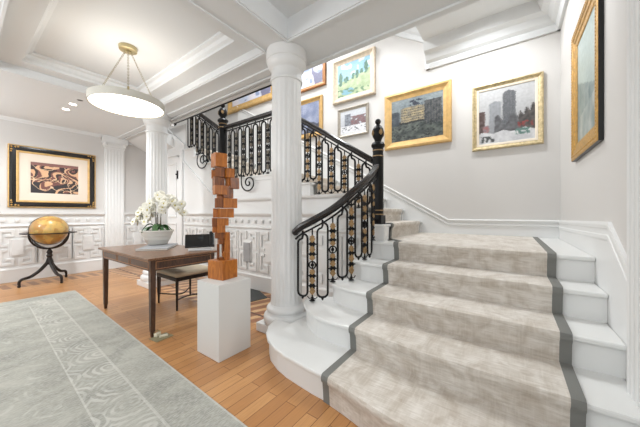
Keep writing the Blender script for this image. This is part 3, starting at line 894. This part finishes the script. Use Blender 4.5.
def lino(u, v):       # plain abstract of dark and rust swirls, a generic stand-in
    c = (206,164,128)
    q = n2(u, v, 2.2, 1)+.45*n2(u, v*1.3, 4, 5)
    if math.sin(q*16+u*5) > .25: c = (112,72,66)
    if math.sin(q*13+v*9+1) > .55: c = (56,44,44)
    if v < .36 and math.sin(q*9+u*7) > -.15: c = (50,46,48)
    if abs(n2(u, v, 5, 8)) < .03: c = (214,182,150)
    if v > .9: c = (128,88,82)
    return c
FP = lambda w, d: [(0, d*.75), (w*.08, d*.95), (w*.28, d), (w*.42, d*.82), (w*.62, d*.55), (w*.85, d*.42), (w, d*.36)]
picture(mapX, -1.696, -.685, 2.245, 3.14, FP(.115,.06), 'frame_gold', city_dusk, 'dark city square painting in a broad plain gold frame, right of newel post', inner=0)
picture(mapX, -.426, .335, 2.06, 2.94, FP(.055,.045), 'frame_champ', city_snow, 'snowy street with grey towers painting in a thin champagne frame', liner=(.028, 'liner'))
picture(mapX, -2.72, -1.866, 3.25, 4.05, FP(.10,.06), 'frame_pale', park, 'bright green park landscape painting in a pale cream frame')
picture(mapX, -2.62, -1.997, 2.60, 3.13, FP(.055,.04), 'frame_silver', snow_street, 'small snowy red street painting in a silver grey frame, just above handrail')
picture(mapX, -3.75, -2.975, 2.74, 3.52, FP(.085,.05), 'frame_gold', blue_haze, 'hazy blue painting in a gold frame, half hidden behind the large column')
picture(mapX, -3.95, -2.90, 3.70, 4.62, FP(.075,.05), mat('bronze_gilt_frame', (170,118,72), rough=.4, metal=.2, vary=.15, vscale=12), pastel, 'pale pastel painting in a bronze frame, highest one beside the column top')
picture(mapX, -5.97, -4.25, 3.78, 4.9, FP(.16,.06), 'frame_gold', pastel, 'wide pastel painting in a gold frame above the landing, lower edge showing under the beam')
def beads(t):
    b = MB()
    for k in range(44):
        z = 1.71+k*.0245
        for x in (2.47, 3.305): b.ball((x, WY+.032, z), .0065, 6, 4)
    for k in range(33):
        x = 2.48+k*.0250
        for z in (1.705, 2.77): b.ball((x, WY+.032, z), .0065, 6, 4)
    b.build('beading', 'frame_gold2', t, smooth=True)
    b = MB(); mapY.ring(b, -3.338, -2.437, 1.672, 2.803, [(.02,.001), (0,.001), (0,.026), (.004,.027)]); b.build('backing', 'black', t, label='dark frame backing')
picture(mapY, -3.335, -2.44, 1.675, 2.80, [(0,.028), (.008,.033), (.05,.034), (.06,.026), (.085,.026), (.095,.018), (.13,.016), (.14,.010)], 'frame_gold2', seascape, 'pale grey-green sea painting in an ornate gold frame on the wall right of the stairs', extra=beads)
def lino_extra(t):
    b = MB(); mapB.ring(b, .59+.085, 1.765-.085, 1.32+.085, 2.405-.085, [(0,.02), (0,.034), (.012,.038), (.03,.034), (.035,.024)]); b.build('inner_frame', 'frame_gold', t, label='gold inner frame')
    for a in (.59, 1.765):
        for z in (1.32, 2.405):
            b = MB()
            sa = 1 if a < 1 else -1; sz = 1 if z < 2 else -1
            for da, dz in ((.03,.03), (.075,.03), (.03,.075), (.11,.025), (.025,.11)):
                q = mapB.p(a+sa*da, z+sz*dz, .040); b.ball(q, .014, 8, 5, (1,.35,1))
            b.build('corner_ornament', 'frame_gold2', t, smooth=True, label='gilt corner ornament')
    b = MB(); mapB.ring(b, .59-.012, 1.765+.012, 1.32-.012, 2.405+.012, [(0,.002), (0,.03), (.014,.034), (.016,.03)]); b.build('outer_edge', 'frame_gold', t)
picture(mapB, .602, 1.753, 1.332, 2.393, [(0,.036), (.02,.038), (.07,.034), (.085,.02)], 'frame_black', lino, 'wide-matted brown and black abstract print in a black and gold frame, on the far wall', liner=(.165, 'mount'), extra=lino_extra, name='framed_print', cat='print', canv='print', nu=110, nv=70)

# ------------------------------------------------------------------ rug
ang = math.atan2(.159, 4.264)
b = MB(); b.box(-2.75, 0, -6.2, 0, 0, .012)
o = b.build('area_rug', 'rug', keep=True); o.location = (1.124, 5.474, .001); o.rotation_euler = (0, 0, -ang)
tag(o, 'large worn silver-grey patterned rug on the wood floor', 'rug')

# ------------------------------------------------------------------ table
tb = thing('writing_table', 'dark inlaid wooden writing table with tapered legs, holding the orchids and phone', 'table', (1.46, 3.51, 0))
x0, x1, y0, y1, zt = 1.085, 1.83, 2.77, 4.22, .77
MB().box(x0, x1, y0, y1, zt-.022, zt).build('tabletop', 'mahog', tb, bevel=.004)
b = MB(); b.box(x0+.035, x1-.035, y0+.035, y1-.035, zt-.13, zt-.022); b.build('apron', 'mahogd', tb)
b = MB()
for z in (zt-.045, zt-.115):
    b.box(x0+.08, x1-.08, y0+.032, y0+.035, z, z+.006); b.box(x0+.032, x0+.035, y0+.08, y1-.08, z, z+.006)
for xx in (x0+.08, x1-.086): b.box(xx, xx+.006, y0+.032, y0+.035, zt-.115, zt-.045)
for yy in (y0+.08, y0+.52, y0+.56, y1-.52, y1-.56, y1-.086): b.box(x0+.032, x0+.035, yy, yy+.006, zt-.115, zt-.045)
b.build('inlay_lines', 'inlay', tb, label='pale inlaid stringing')
for xx in (x0+.035, x1-.085):
    for yy in (y0+.035, y1-.085):
        b = MB(); w = .05
        cx, cy = xx+w/2, yy+w/2; q = .026; p = .014
        b.v = [(cx+sx*s, cy+sy*s, z) for z, s in ((0, .012), (.05, .016), (.055, .019), (zt-.13, .025), (zt-.022, .0265)) for sx, sy in ((-1,-1), (1,-1), (1,1), (-1,1))]
        for j in range(4):
            for k in range(4): b.f.append((j*4+k, j*4+(k+1) % 4, j*4+4+(k+1) % 4, j*4+4+k))
        b.f += [(3,2,1,0), (16,17,18,19)]
        b.build('leg', 'mahogd', tb)
# ------------------------------------------------------------------ stool
cs = thing('upholstered_stool', 'dark wooden stool with padded beige seat, tucked behind the writing table', 'stool', (1.86, 3.6, 0))
sx0, sx1, sy0, sy1 = 1.60, 2.09, 3.31, 3.86
b = MB(); b.box(sx0, sx1, sy0, sy1, .405, .475); o = b.build('seat_cushion', 'cush', cs, bevel=.03, seg=4, smooth=True)
MB().box(sx0+.01, sx1-.01, sy0+.01, sy1-.01, .36, .404).build('seat_frame', 'bronze', cs, bevel=.005)
for xx in (sx0+.03, sx1-.03):
    for yy in (sy0+.03, sy1-.03):
        MB().lathe([(.012,0), (.02,.36)], (xx, yy, 0), 4).build('leg', 'bronze', cs)
for pts in ([(sx0+.03,sy0+.03,.13), ((sx0+sx1)/2,(sy0+sy1)/2-.08,.10), (sx1-.03,sy0+.03,.13)], [(sx0+.03,sy1-.03,.13), ((sx0+sx1)/2,(sy0+sy1)/2+.08,.10), (sx1-.03,sy1-.03,.13)]):
    MB().tube(smooth_path(pts, 6), .009, n=6).build('stretcher', 'bronze', cs, smooth=True)

# ------------------------------------------------------------------ pedestal and sculpture
pd = MB().box(1.255, 1.575, 1.898, 2.218, 0, .62).build('display_pedestal', 'ped', bevel=.003)
tag(pd, 'plain white box pedestal under the stacked wood sculpture', 'pedestal')
sc = thing('wood_sculpture', 'tall abstract figure of stacked orange-brown wooden blocks on the white pedestal', 'sculpture', (1.43, 2.07, .62))
Fv = Vector((math.cos(math.radians(35.64)), math.sin(math.radians(35.64)), 0)); Rv = Vector((math.sin(math.radians(35.64)), -math.cos(math.radians(35.64)), 0))
def turned(c, ang, w, d, z0, z1, name='block', m='cedar', par=sc, bev=.002):
    ca, sa = math.cos(ang), math.sin(ang)
    poly = [(c[0]+ca*x-sa*y, c[1]+sa*x+ca*y) for x, y in ((-w/2,-d/2), (w/2,-d/2), (w/2,d/2), (-w/2,d/2))]
    return MB().prism(poly, z0, z1).build(name, m, par, bevel=bev)
base_c = (1.437, 2.113)
turned(base_c, .12, .168, .19, .62, .785, 'base_block')
# figure: blocks turned roughly to the room's axes
A0 = math.radians(12)
cx0, cy0 = 1.445, 2.115
dd = cx0*Fv.x+cy0*Fv.y
def blk(px0, px1, py0, py1, dep=.08, off=0, m='cedar', a=.0):
    """block given by its span on the figure (drawn from the front view, in 1/110 m units)"""
    k = dd/265
    u = ((px0+px1)/2-320)*k; z1 = 1.2+(213.5-py0)*k; z0 = 1.2+(213.5-py1)*k
    w = (px1-px0)*k
    lat = u-(cx0*Rv.x+cy0*Rv.y)
    c = (cx0+Rv.x*lat+Fv.x*off, cy0+Rv.y*lat+Fv.y*off)
    aa = math.radians(30)+a+random.uniform(-.22,.22); off += random.uniform(-.018,.018); dep *= random.uniform(1.0,1.3)      # blocks stand turned to the viewer's line by 30 degrees
    base = math.atan2(Rv.y, Rv.x)+aa
    s = w/(math.cos(aa)+math.sin(abs(aa))*dep/ max(w, .01)) if w > 0 else w
    wx = max(.02, (w-dep*math.sin(abs(aa)))/math.cos(aa))
    turned(c, base, wx, dep, z0, z1, 'block', m, sc, .0015)
blk(210.5, 227.5, 154, 167.5, .10)
blk(218, 225, 167, 171, .05, 0, 'cedard')
blk(209.5, 217.5, 170, 178, .05, .03); blk(215, 226, 168.5, 177.5, .07, -.015, 'cedard'); blk(223, 235, 169, 178, .07, .0)
blk(212, 225, 177, 190, .07, 0, 'cedard'); blk(224, 235, 177.5, 186, .06, .02); blk(229.5, 239.5, 178, 189, .05, .0, 'cedard')
blk(213.5, 230, 186, 195, .07, -.02); blk(221, 233.5, 187, 198, .07, .01, 'cedard'); blk(215, 228, 193, 199, .06, .02)
blk(214.5, 227, 198.5, 208, .06, -.01, 'cedard'); blk(222, 237.5, 198.5, 208, .08, .01)
blk(212, 221, 208.5, 217.5, .05, .01); blk(217.5, 234, 208.5, 217.5, .08, 0)
blk(211, 219, 218, 226.5, .05, 0, 'cedard'); blk(216, 229.5, 218, 225.5, .08, 0)
blk(211, 218, 226, 232.5, .05, .01); blk(216, 226.5, 225.5, 232.5, .07, -.01)
blk(214, 226, 232, 238, .06, 0, 'cedard'); blk(221, 230.5, 232, 240, .07, .01)
blk(217, 226, 238, 244, .05, 0, 'cedard'); blk(222.5, 230.5, 240, 252, .06, .01)
blk(217.3, 219, 244, 259.5, .02, .0, 'cedard'); blk(220.5, 230.5, 251.5, 259.8, .07, .01); blk(219, 225, 256.5, 260, .05, -.02, 'cedard'); blk(220.5, 224, 244, 253, .03, .02, 'cedard')

# ------------------------------------------------------------------ globe
gx, gy = 1.02, 6.60
gl = thing('floor_globe', 'antique ochre globe in a dark three-legged floor stand by the panelled wall', 'globe', (gx, gy, 0))
MB().ball((gx, gy, .905), .25, 36, 24).build('globe_ball', 'globe', gl, smooth='full')
MB().lathe([(.275,.852), (.36,.852), (.36,.866), (.275,.866), (.275,.852)], (gx, gy, 0), 40, cap=False).build('horizon_ring', 'bronze', gl)
b = MB(); pts = [(gx+.262*Rv.x*math.cos(a)+.05*Fv.x*math.cos(a)*0, gy+.262*Rv.y*math.cos(a), .905+.262*math.sin(a)) for a in [k*2*PI/40 for k in range(40)]]
md = (Fv*.80+Rv*.60).normalized(); mu = Vector((0,0,.93))-Rv*.30
pts = [Vector((gx, gy, .905))+md*math.cos(a)+mu*math.sin(a) for a in [k*2*PI/40 for k in range(40)]]
c0 = Vector((gx, gy, .905)); pts = [tuple(c0+(Vector(p)-c0).normalized()*.256) for p in pts]
b.tube(pts, .0045, n=6, closed=True); b.build('meridian_ring', 'bronze', gl, smooth=True)
b = MB()
for dv in (Rv, Fv):
    pts = [tuple(Vector((gx, gy, .855))+dv*(.34*math.cos(a))+Vector((0,0,-.27*abs(math.sin(a))))) for a in [PI*k/20 for k in range(21)]]
    b.tube(pts, .014, n=6)
b.build('cradle_arms', 'bronze', gl, smooth=True)
MB().lathe([(.02,.60), (.035,.585), (.02,.57), (.03,.55), (.042,.52), (.03,.495), (.035,.48), (.045,.46), (.03,.43), (.045,.38), (.055,.34), (.04,.31), (.02,.30)], (gx, gy, 0), 16).build('turned_stem', 'bronze', gl, smooth=True)
for fx, fy in ((.644,6.427), (1.115,6.265), (1.27,6.79)):
    b = MB(); dx, dy = fx-gx, fy-gy
    pts = smooth_path([(gx+dx*.04, gy+dy*.04, .36), (gx+dx*.30, gy+dy*.30, .24), (gx+dx*.62, gy+dy*.62, .15), (gx+dx*.92, gy+dy*.92, .125), (fx, fy, .08), (gx+dx*.99, gy+dy*.99, .035)], 5)
    n = len(pts); b.tube(pts, [.028-.012*i/n for i in range(n)], n=8); b.ball((fx, fy, .022), .022, 10, 8)
    b.build('leg', 'bronze', gl, smooth=True)

# ------------------------------------------------------------------ things on the table
bk = thing('book', 'flat grey-blue book lying on the writing table beneath the orchid pot', 'book', (1.52, 3.50, zt))
def quad(c, ang, w, d): 
    ca, sa = math.cos(ang), math.sin(ang); return [(c[0]+ca*x-sa*y, c[1]+sa*x+ca*y) for x, y in ((-w/2,-d/2), (w/2,-d/2), (w/2,d/2), (-w/2,d/2))]
ba = math.radians(52)
MB().prism(quad((1.53,3.60), ba, .54, .32), zt+.003, zt+.017).build('pages', 'paper', bk)
b = MB(); b.prism(quad((1.53,3.60), ba, .55, .33), zt, zt+.003); b.prism(quad((1.53,3.60), ba, .55, .33), zt+.017, zt+.02); b.build('cover', 'bookc', bk)
ox, oy = 1.60, 3.80; oz = zt+.0205
orc = thing('potted_orchid', 'white moth orchids arching over a round ribbed white pot on the table', 'plant', (ox, oy, oz))
MB().lathe([(.10,0), (.118,.012), (.14,.06), (.148,.066), (.162,.11), (.170,.116), (.184,.168), (.196,.172), (.196,.192), (.182,.192), (.172,.165)], (ox, oy, oz), 40).build('pot', 'pot', orc, smooth=True)
MB().lathe([(.001,.175), (.10,.172), (.176,.165)], (ox, oy, oz), 24, cap=False).build('moss', 'soil', orc)
def leaf(a, L, w, lift):
    b = MB(); n = 8; d = Vector((math.cos(a), math.sin(a), 0)); q = Vector((-d.y, d.x, 0))
    for i in range(n+1):
        t = i/n; c = Vector((ox, oy, oz+.185))+d*(L*t)+Vector((0,0,lift*math.sin(PI*min(1, t*1.1))*.8-.02*t*t)); ww = w*math.sin(PI*(.12+.86*t))**.7
        for s_, h in ((-1,.012), (0,0), (1,.012)): b.v.append(tuple(c+q*(ww*s_)+Vector((0,0,h))))
    for i in range(n):
        for k in range(2): A = i*3+k; b.f.append((A, A+1, A+4, A+3))
    o = b.build('leaf', 'leaf', orc, smooth='full', recalc=False)
    m_ = o.modifiers.new('s', 'SOLIDIFY'); m_.thickness = .003
for k in range(13): leaf(k*2*PI/13+random.uniform(-.2,.2), random.uniform(.15,.21), random.uniform(.022,.032), random.uniform(.05,.11))
def flower_mesh():
    b = MB()
    for k in range(5):
        a = PI/2+k*2*PI/5; w = .017 if k in (0,2,3) else .024; Ln = .036
        d = Vector((math.cos(a), math.sin(a), 0)); q = Vector((-d.y, d.x, 0)); base = len(b.v)
        pts = [(0,.2), (.35,.85), (.65,1), (.9,.6), (1,.05)]
        for t, ww in pts:
            zc = .010*math.sin(t*2.2)
            for s_ in (-1, 0, 1): b.v.append(tuple(d*(Ln*t)+q*(w*ww*s_)+Vector((0,0,zc-.004*abs(s_)))))
        for i in range(4):
            for j in range(2): A = base+i*3+j; b.f.append((A, A+1, A+4, A+3))
    me = bpy.data.meshes.new('flower'); me.from_pydata(b.v, [], b.f); me.materials.append(M['petal'])
    for p in me.polygons: p.use_smooth = True
    l = MB(); l.ball((0,0,.010), .007, 8, 6); lm = bpy.data.meshes.new('lip'); lm.from_pydata(l.v, [], l.f); lm.materials.append(M['lip'])
    return me, lm
fme, lme = flower_mesh()
def flower(p, nrm, roll, sc_=1.):
    o = bpy.data.objects.new('flower', fme); COL.objects.link(o); o.parent = orc; o.location = Vector(p)-Vector((ox, oy, oz))
    qt = Vector(nrm).normalized().to_track_quat('Z', 'Y'); o.rotation_euler = (qt.to_matrix().to_4x4() @ Matrix.Rotation(roll, 4, 'Z')).to_euler(); o.scale = (sc_,)*3
    l = bpy.data.objects.new('lip', lme); COL.objects.link(l); l.parent = o; l['label'] = 'yellow flower centre'
stems = [(-1, .27, .46, .15), (-1, .18, .53, .42), (1, .25, .58, .06), (1, .15, .62, -.5), (-1, .08, .50, -.7)]
for i, (sg, reach, hh, fw) in enumerate(stems):
    bx_, by_ = ox+Rv.x*sg*.02*(i % 3), oy+Rv.y*sg*.02*(i % 3)
    sd = (Rv*sg+Fv*fw).normalized()
    P0 = Vector((bx_, by_, oz+.16)); pts = smooth_path([P0, P0+Vector((0,0,.22))+sd*.005, P0+Vector((0,0,hh-.18))+sd*reach*.25, P0+Vector((0,0,hh-.15))+sd*reach*.62, P0+Vector((0,0,hh-.26))+sd*reach*1.0, P0+Vector((0,0,hh-.36))+sd*reach*1.12], 6)
    MB().tube(pts, .0035, n=5).build('stem', 'stem', orc, smooth=True)
    MB().tube([P0+Vector((.006,0,0)), P0+Vector((.006,0,.20))], .003, n=5).build('stake', 'bronze', orc)
    n = len(pts)
    for k in range(20):
        f = .38+.56*k/19; p = pts[int(f*(n-1))]
        jitv = Vector((random.uniform(-1,1), random.uniform(-1,1), random.uniform(-.9,1.1)))*.036
        nr = -Fv*1.2+Rv*sg*random.uniform(-.3,.9)+Vector((0,0,random.uniform(-.4,.5)))
        flower(p+jitv-Fv*.012, nr, random.uniform(-.5,.5), random.uniform(1.15,1.5))
    for k in range(3):
        p = pts[-1-k]; MB().ball(tuple(Vector(p)+Vector((0,0,-.008))), .008-.0012*(2-k), 8, 6, (1,1,1.3)).build('bud', 'bud', orc, smooth=True)
# phone
ph = thing('desk_phone', 'black desk telephone on a pale grey stand at the right end of the writing table', 'telephone', (1.70, 2.98, zt))
def oriented(c, dx, dy, dz, corners, name, m, bev=.004):
    c = Vector(c); b = MB(); b.add([tuple(c+dx*x+dy*y+dz*z) for z in corners[2] for y in corners[1] for x in corners[0]], [(0,2,3,1),(4,5,7,6),(0,1,5,4),(2,6,7,3),(0,4,6,2),(1,3,7,5)])
    return b.build(name, m, ph, bevel=bev)
pc = Vector((1.70, 2.93, zt)); ax_ = (Vector((1.0,-.55,0))).normalized(); ay_ = Vector((-ax_.y, ax_.x, 0)); 
tilt = (Vector((0,0,1))*.84+ay_*.54).normalized(); nn = ax_.cross(tilt)
oriented(pc, ax_, ay_, Vector((0,0,1)), ((-.13,.12), (-.05,.10), (0,.018)), 'stand', 'grey')
oriented(pc+Vector((0,0,.036)), ax_, tilt, nn, ((-.165,.15), (0,.165), (-.012,.02)), 'body', 'black', .006)
oriented(pc+Vector((0,0,.036)), ax_, tilt, nn, ((-.03,.04), (.09,.14), (.02,.023)), 'display', 'screen', .001)
hs = oriented(pc+Vector((0,0,.036)), ax_, tilt, nn, ((.095,.145), (-.005,.19), (.022,.045)), 'handset', 'black', .018)

# floor outlet beside table leg
fo = thing('floor_outlet', 'open brass floor outlet with clear plugs beside the near table leg', 'outlet', (1.19, 2.76, 0))
MB().prism(quad((1.19,2.74), .1, .16, .13), 0, .006).build('plate', mat('dull_brass_plate', (150,142,112), rough=.4, metal=.3), fo)
b = MB(); b.prism(quad((1.175,2.79), .5, .06, .035), .006, .04); b.build('plug', 'crystal', fo, bevel=.006)
b = MB(); b.prism(quad((1.205,2.73), -.3, .075, .03), .006, .028); b.build('plug', 'crystal', fo, bevel=.006)
b = MB(); b.tube([(1.15,2.80,.03), (1.16,2.83,.045), (1.19,2.82,.05), (1.20,2.79,.045)], .006, n=6); b.build('lid', 'brass', fo, smooth=True)

# grille and floor mat
o = MB(); mapL.box(o, -3.53, -3.37, .42, .73, .031, .042); o = o.build('wall_grille', 'vent', bevel=.003); tag(o, 'small upright grey grille on white wall panelling behind the sculpture pedestal', 'vent')
o = MB().prism([(2.35,2.86), (2.62,2.80), (2.78,3.14), (2.78,3.38), (2.62,3.40)], .0, .008).build('floor_mat', 'slate'); tag(o, 'dark slate grey mat on striped floor by the panelled wall', 'mat')

# ------------------------------------------------------------------ ceiling light
lx, ly = 1.165, 3.49
ch = thing('pendant_light', 'large round drum pendant light hung on three chains from the coffered ceiling', 'pendant light', (lx, ly, 2.39))
MB().lathe([(.075,CEI-.045), (.085,CEI-.04), (.09,CEI-.003)], (lx, ly, 0), 32).build('canopy', 'brass', ch, smooth=True)
zc, RD = 2.425, .355
MB().lathe([(RD-.012,zc-.03), (RD,zc-.034), (RD,zc+.045), (RD-.006,zc+.045), (RD-.012,zc+.04), (RD-.012,zc-.03)], (lx, ly, 0), 64, cap=False).build('drum_shade', 'drum', ch, smooth=True)
MB().lathe([(.001,zc-.034), (RD-.05,zc-.032), (RD-.013,zc-.022), (RD-.013,zc+.0), (.001,zc+.0)], (lx, ly, 0), 64, cap=False).build('diffuser', 'diff', ch, smooth=True)
for k in range(3):
    a = math.radians(35.64)+k*2*PI/3+math.radians(96)
    p0 = Vector((lx+.03*math.cos(a), ly+.03*math.sin(a), CEI-.05)); p1 = Vector((lx+RD*.985*math.cos(a), ly+RD*.985*math.sin(a), zc+.055))
    b = MB(); d = (p1-p0); nl = 26; u = d.normalized(); s1_ = u.cross(Vector((0,0,1))).normalized(); s2_ = u.cross(s1_)
    for i in range(nl):
        c = p0+d*((i+.5)/nl); q = s1_ if i % 2 else s2_; h = d.length/nl*.62
        b.tube([c+u*h*math.cos(t)+q*.008*math.sin(t) for t in [m*2*PI/8 for m in range(8)]], .0022, n=4, closed=True)
    b.build('chain', mat('steel_chain', (150,142,120), rough=.4, metal=.5) if k == 0 else bpy.data.materials['steel_chain'], ch)
    MB().box(p1.x-.008, p1.x+.008, p1.y-.008, p1.y+.008, zc+.035, zc+.065).build('chain_bracket', 'brass', ch)
MB().lathe([(.03,CEI-.06), (.03,CEI-.045)], (lx, ly, 0), 12).build('canopy_hub', 'brass', ch)

# downlights
def downlight(x, y, z, lab, m='lamp', R=.045):
    t = thing('downlight', lab, 'downlight', (x, y, z-.01))
    MB().lathe([(R+.008, -.006), (R+.008, 0), (R, 0), (R,-.006), (R+.008,-.006)], (x, y, z), 24, cap=False).build('bezel', 'white', t)
    MB().lathe([(.001, -.004), (R, -.004)], (x, y, z), 24, cap=False).build('lens', m, t)
downlight(1.076, 5.766, SOF, 'lit recessed ceiling downlight nearest the far wall')
downlight(1.09, 5.416, SOF, 'lit recessed ceiling downlight between the other lit one and black spot')
downlight(1.111, 5.142, SOF, 'dark unlit recessed spot in the ceiling beside the lit downlights', 'black', .035)

# ------------------------------------------------------------------ lights
def area(name, loc, size, power, rot=(0,0,0), color=(1,.95,.89), spread=PI, sy=None):
    l = bpy.data.lights.new(name, 'AREA'); l.energy = power; l.color = color; l.shape = 'DISK' if sy is None else 'RECTANGLE'; l.size = size
    if sy: l.size_y = sy
    l.spread = spread
    o = bpy.data.objects.new(name, l); COL.objects.link(o); o.location = loc; o.rotation_euler = rot; return o
def spot(name, loc, power, ang=120, color=(1,.95,.89), rad=.05, rot=(0,0,0)):
    l = bpy.data.lights.new(name, 'SPOT'); l.energy = power; l.color = color; l.spot_size = math.radians(ang); l.spot_blend = .6; l.shadow_soft_size = rad
    o = bpy.data.objects.new(name, l); COL.objects.link(o); o.location = loc; o.rotation_euler = rot; return o
NEU = (.955,.985,1)
spot('hall_downlight', (1.076, 5.766, SOF-.03), 62, 160, NEU)
spot('hall_downlight', (1.09, 5.416, SOF-.03), 62, 160, NEU)
def point(name, loc, power, rad=.3, color=NEU):
    l = bpy.data.lights.new(name, 'POINT'); l.energy = power; l.color = color; l.shadow_soft_size = rad
    o = bpy.data.objects.new(name, l); COL.objects.link(o); o.location = loc; return o
point('hall_fill', (-1.5, 3.5, 2.3), 95)  # unseen point fills added to brighten hall walls and ceiling, no known fixtures
point('hall_fill', (.5, -1.7, 2.3), 75)  # fill added behind the camera for the pedestal's right face
point('hall_fill', (-1.2, .2, 2.3), 45)
point('hall_fill', (-1.1, 6.0, 2.3), 80)
spot('stair_downlight_and_fill', (3.2, 1.8, 4.25), 70, 165, NEU, rad=.05)
spot('stair_downlight_and_fill', (3.55, .3, 3.70), 78, 170, NEU, rad=.04)
area('stair_downlight_and_fill', (3.2, 3.6, 5.3), .8, 95, color=NEU)  # soft fill added to brighten the landing walls, not a known fixture
spot('passage_light', (2.55, 4.6, SOF-.05), 6, 160, NEU)
w = bpy.data.worlds.new('world'); SC.world = w; w.use_nodes = True
w.node_tree.nodes['Background'].inputs[0].default_value = (.93,.97,1,1); w.node_tree.nodes['Background'].inputs[1].default_value = .6

# ------------------------------------------------------------------ camera
cam = bpy.data.cameras.new('camera'); co = bpy.data.objects.new('camera', cam); COL.objects.link(co); SC.camera = co
cam.sensor_width = 36; cam.sensor_fit = 'HORIZONTAL'; cam.lens = 36*265/640; cam.clip_start = .05
co.location = (0, 0, 1.2)
fwd = Vector((math.cos(math.radians(35.64)), math.sin(math.radians(35.64)), 0))
co.rotation_euler = fwd.to_track_quat('-Z', 'Y').to_euler()
SC.view_settings.view_transform = 'Standard'; SC.view_settings.look = 'None'; SC.view_settings.gamma = 1; SC.view_settings.use_curve_mapping = False
SC.view_settings.exposure = .09
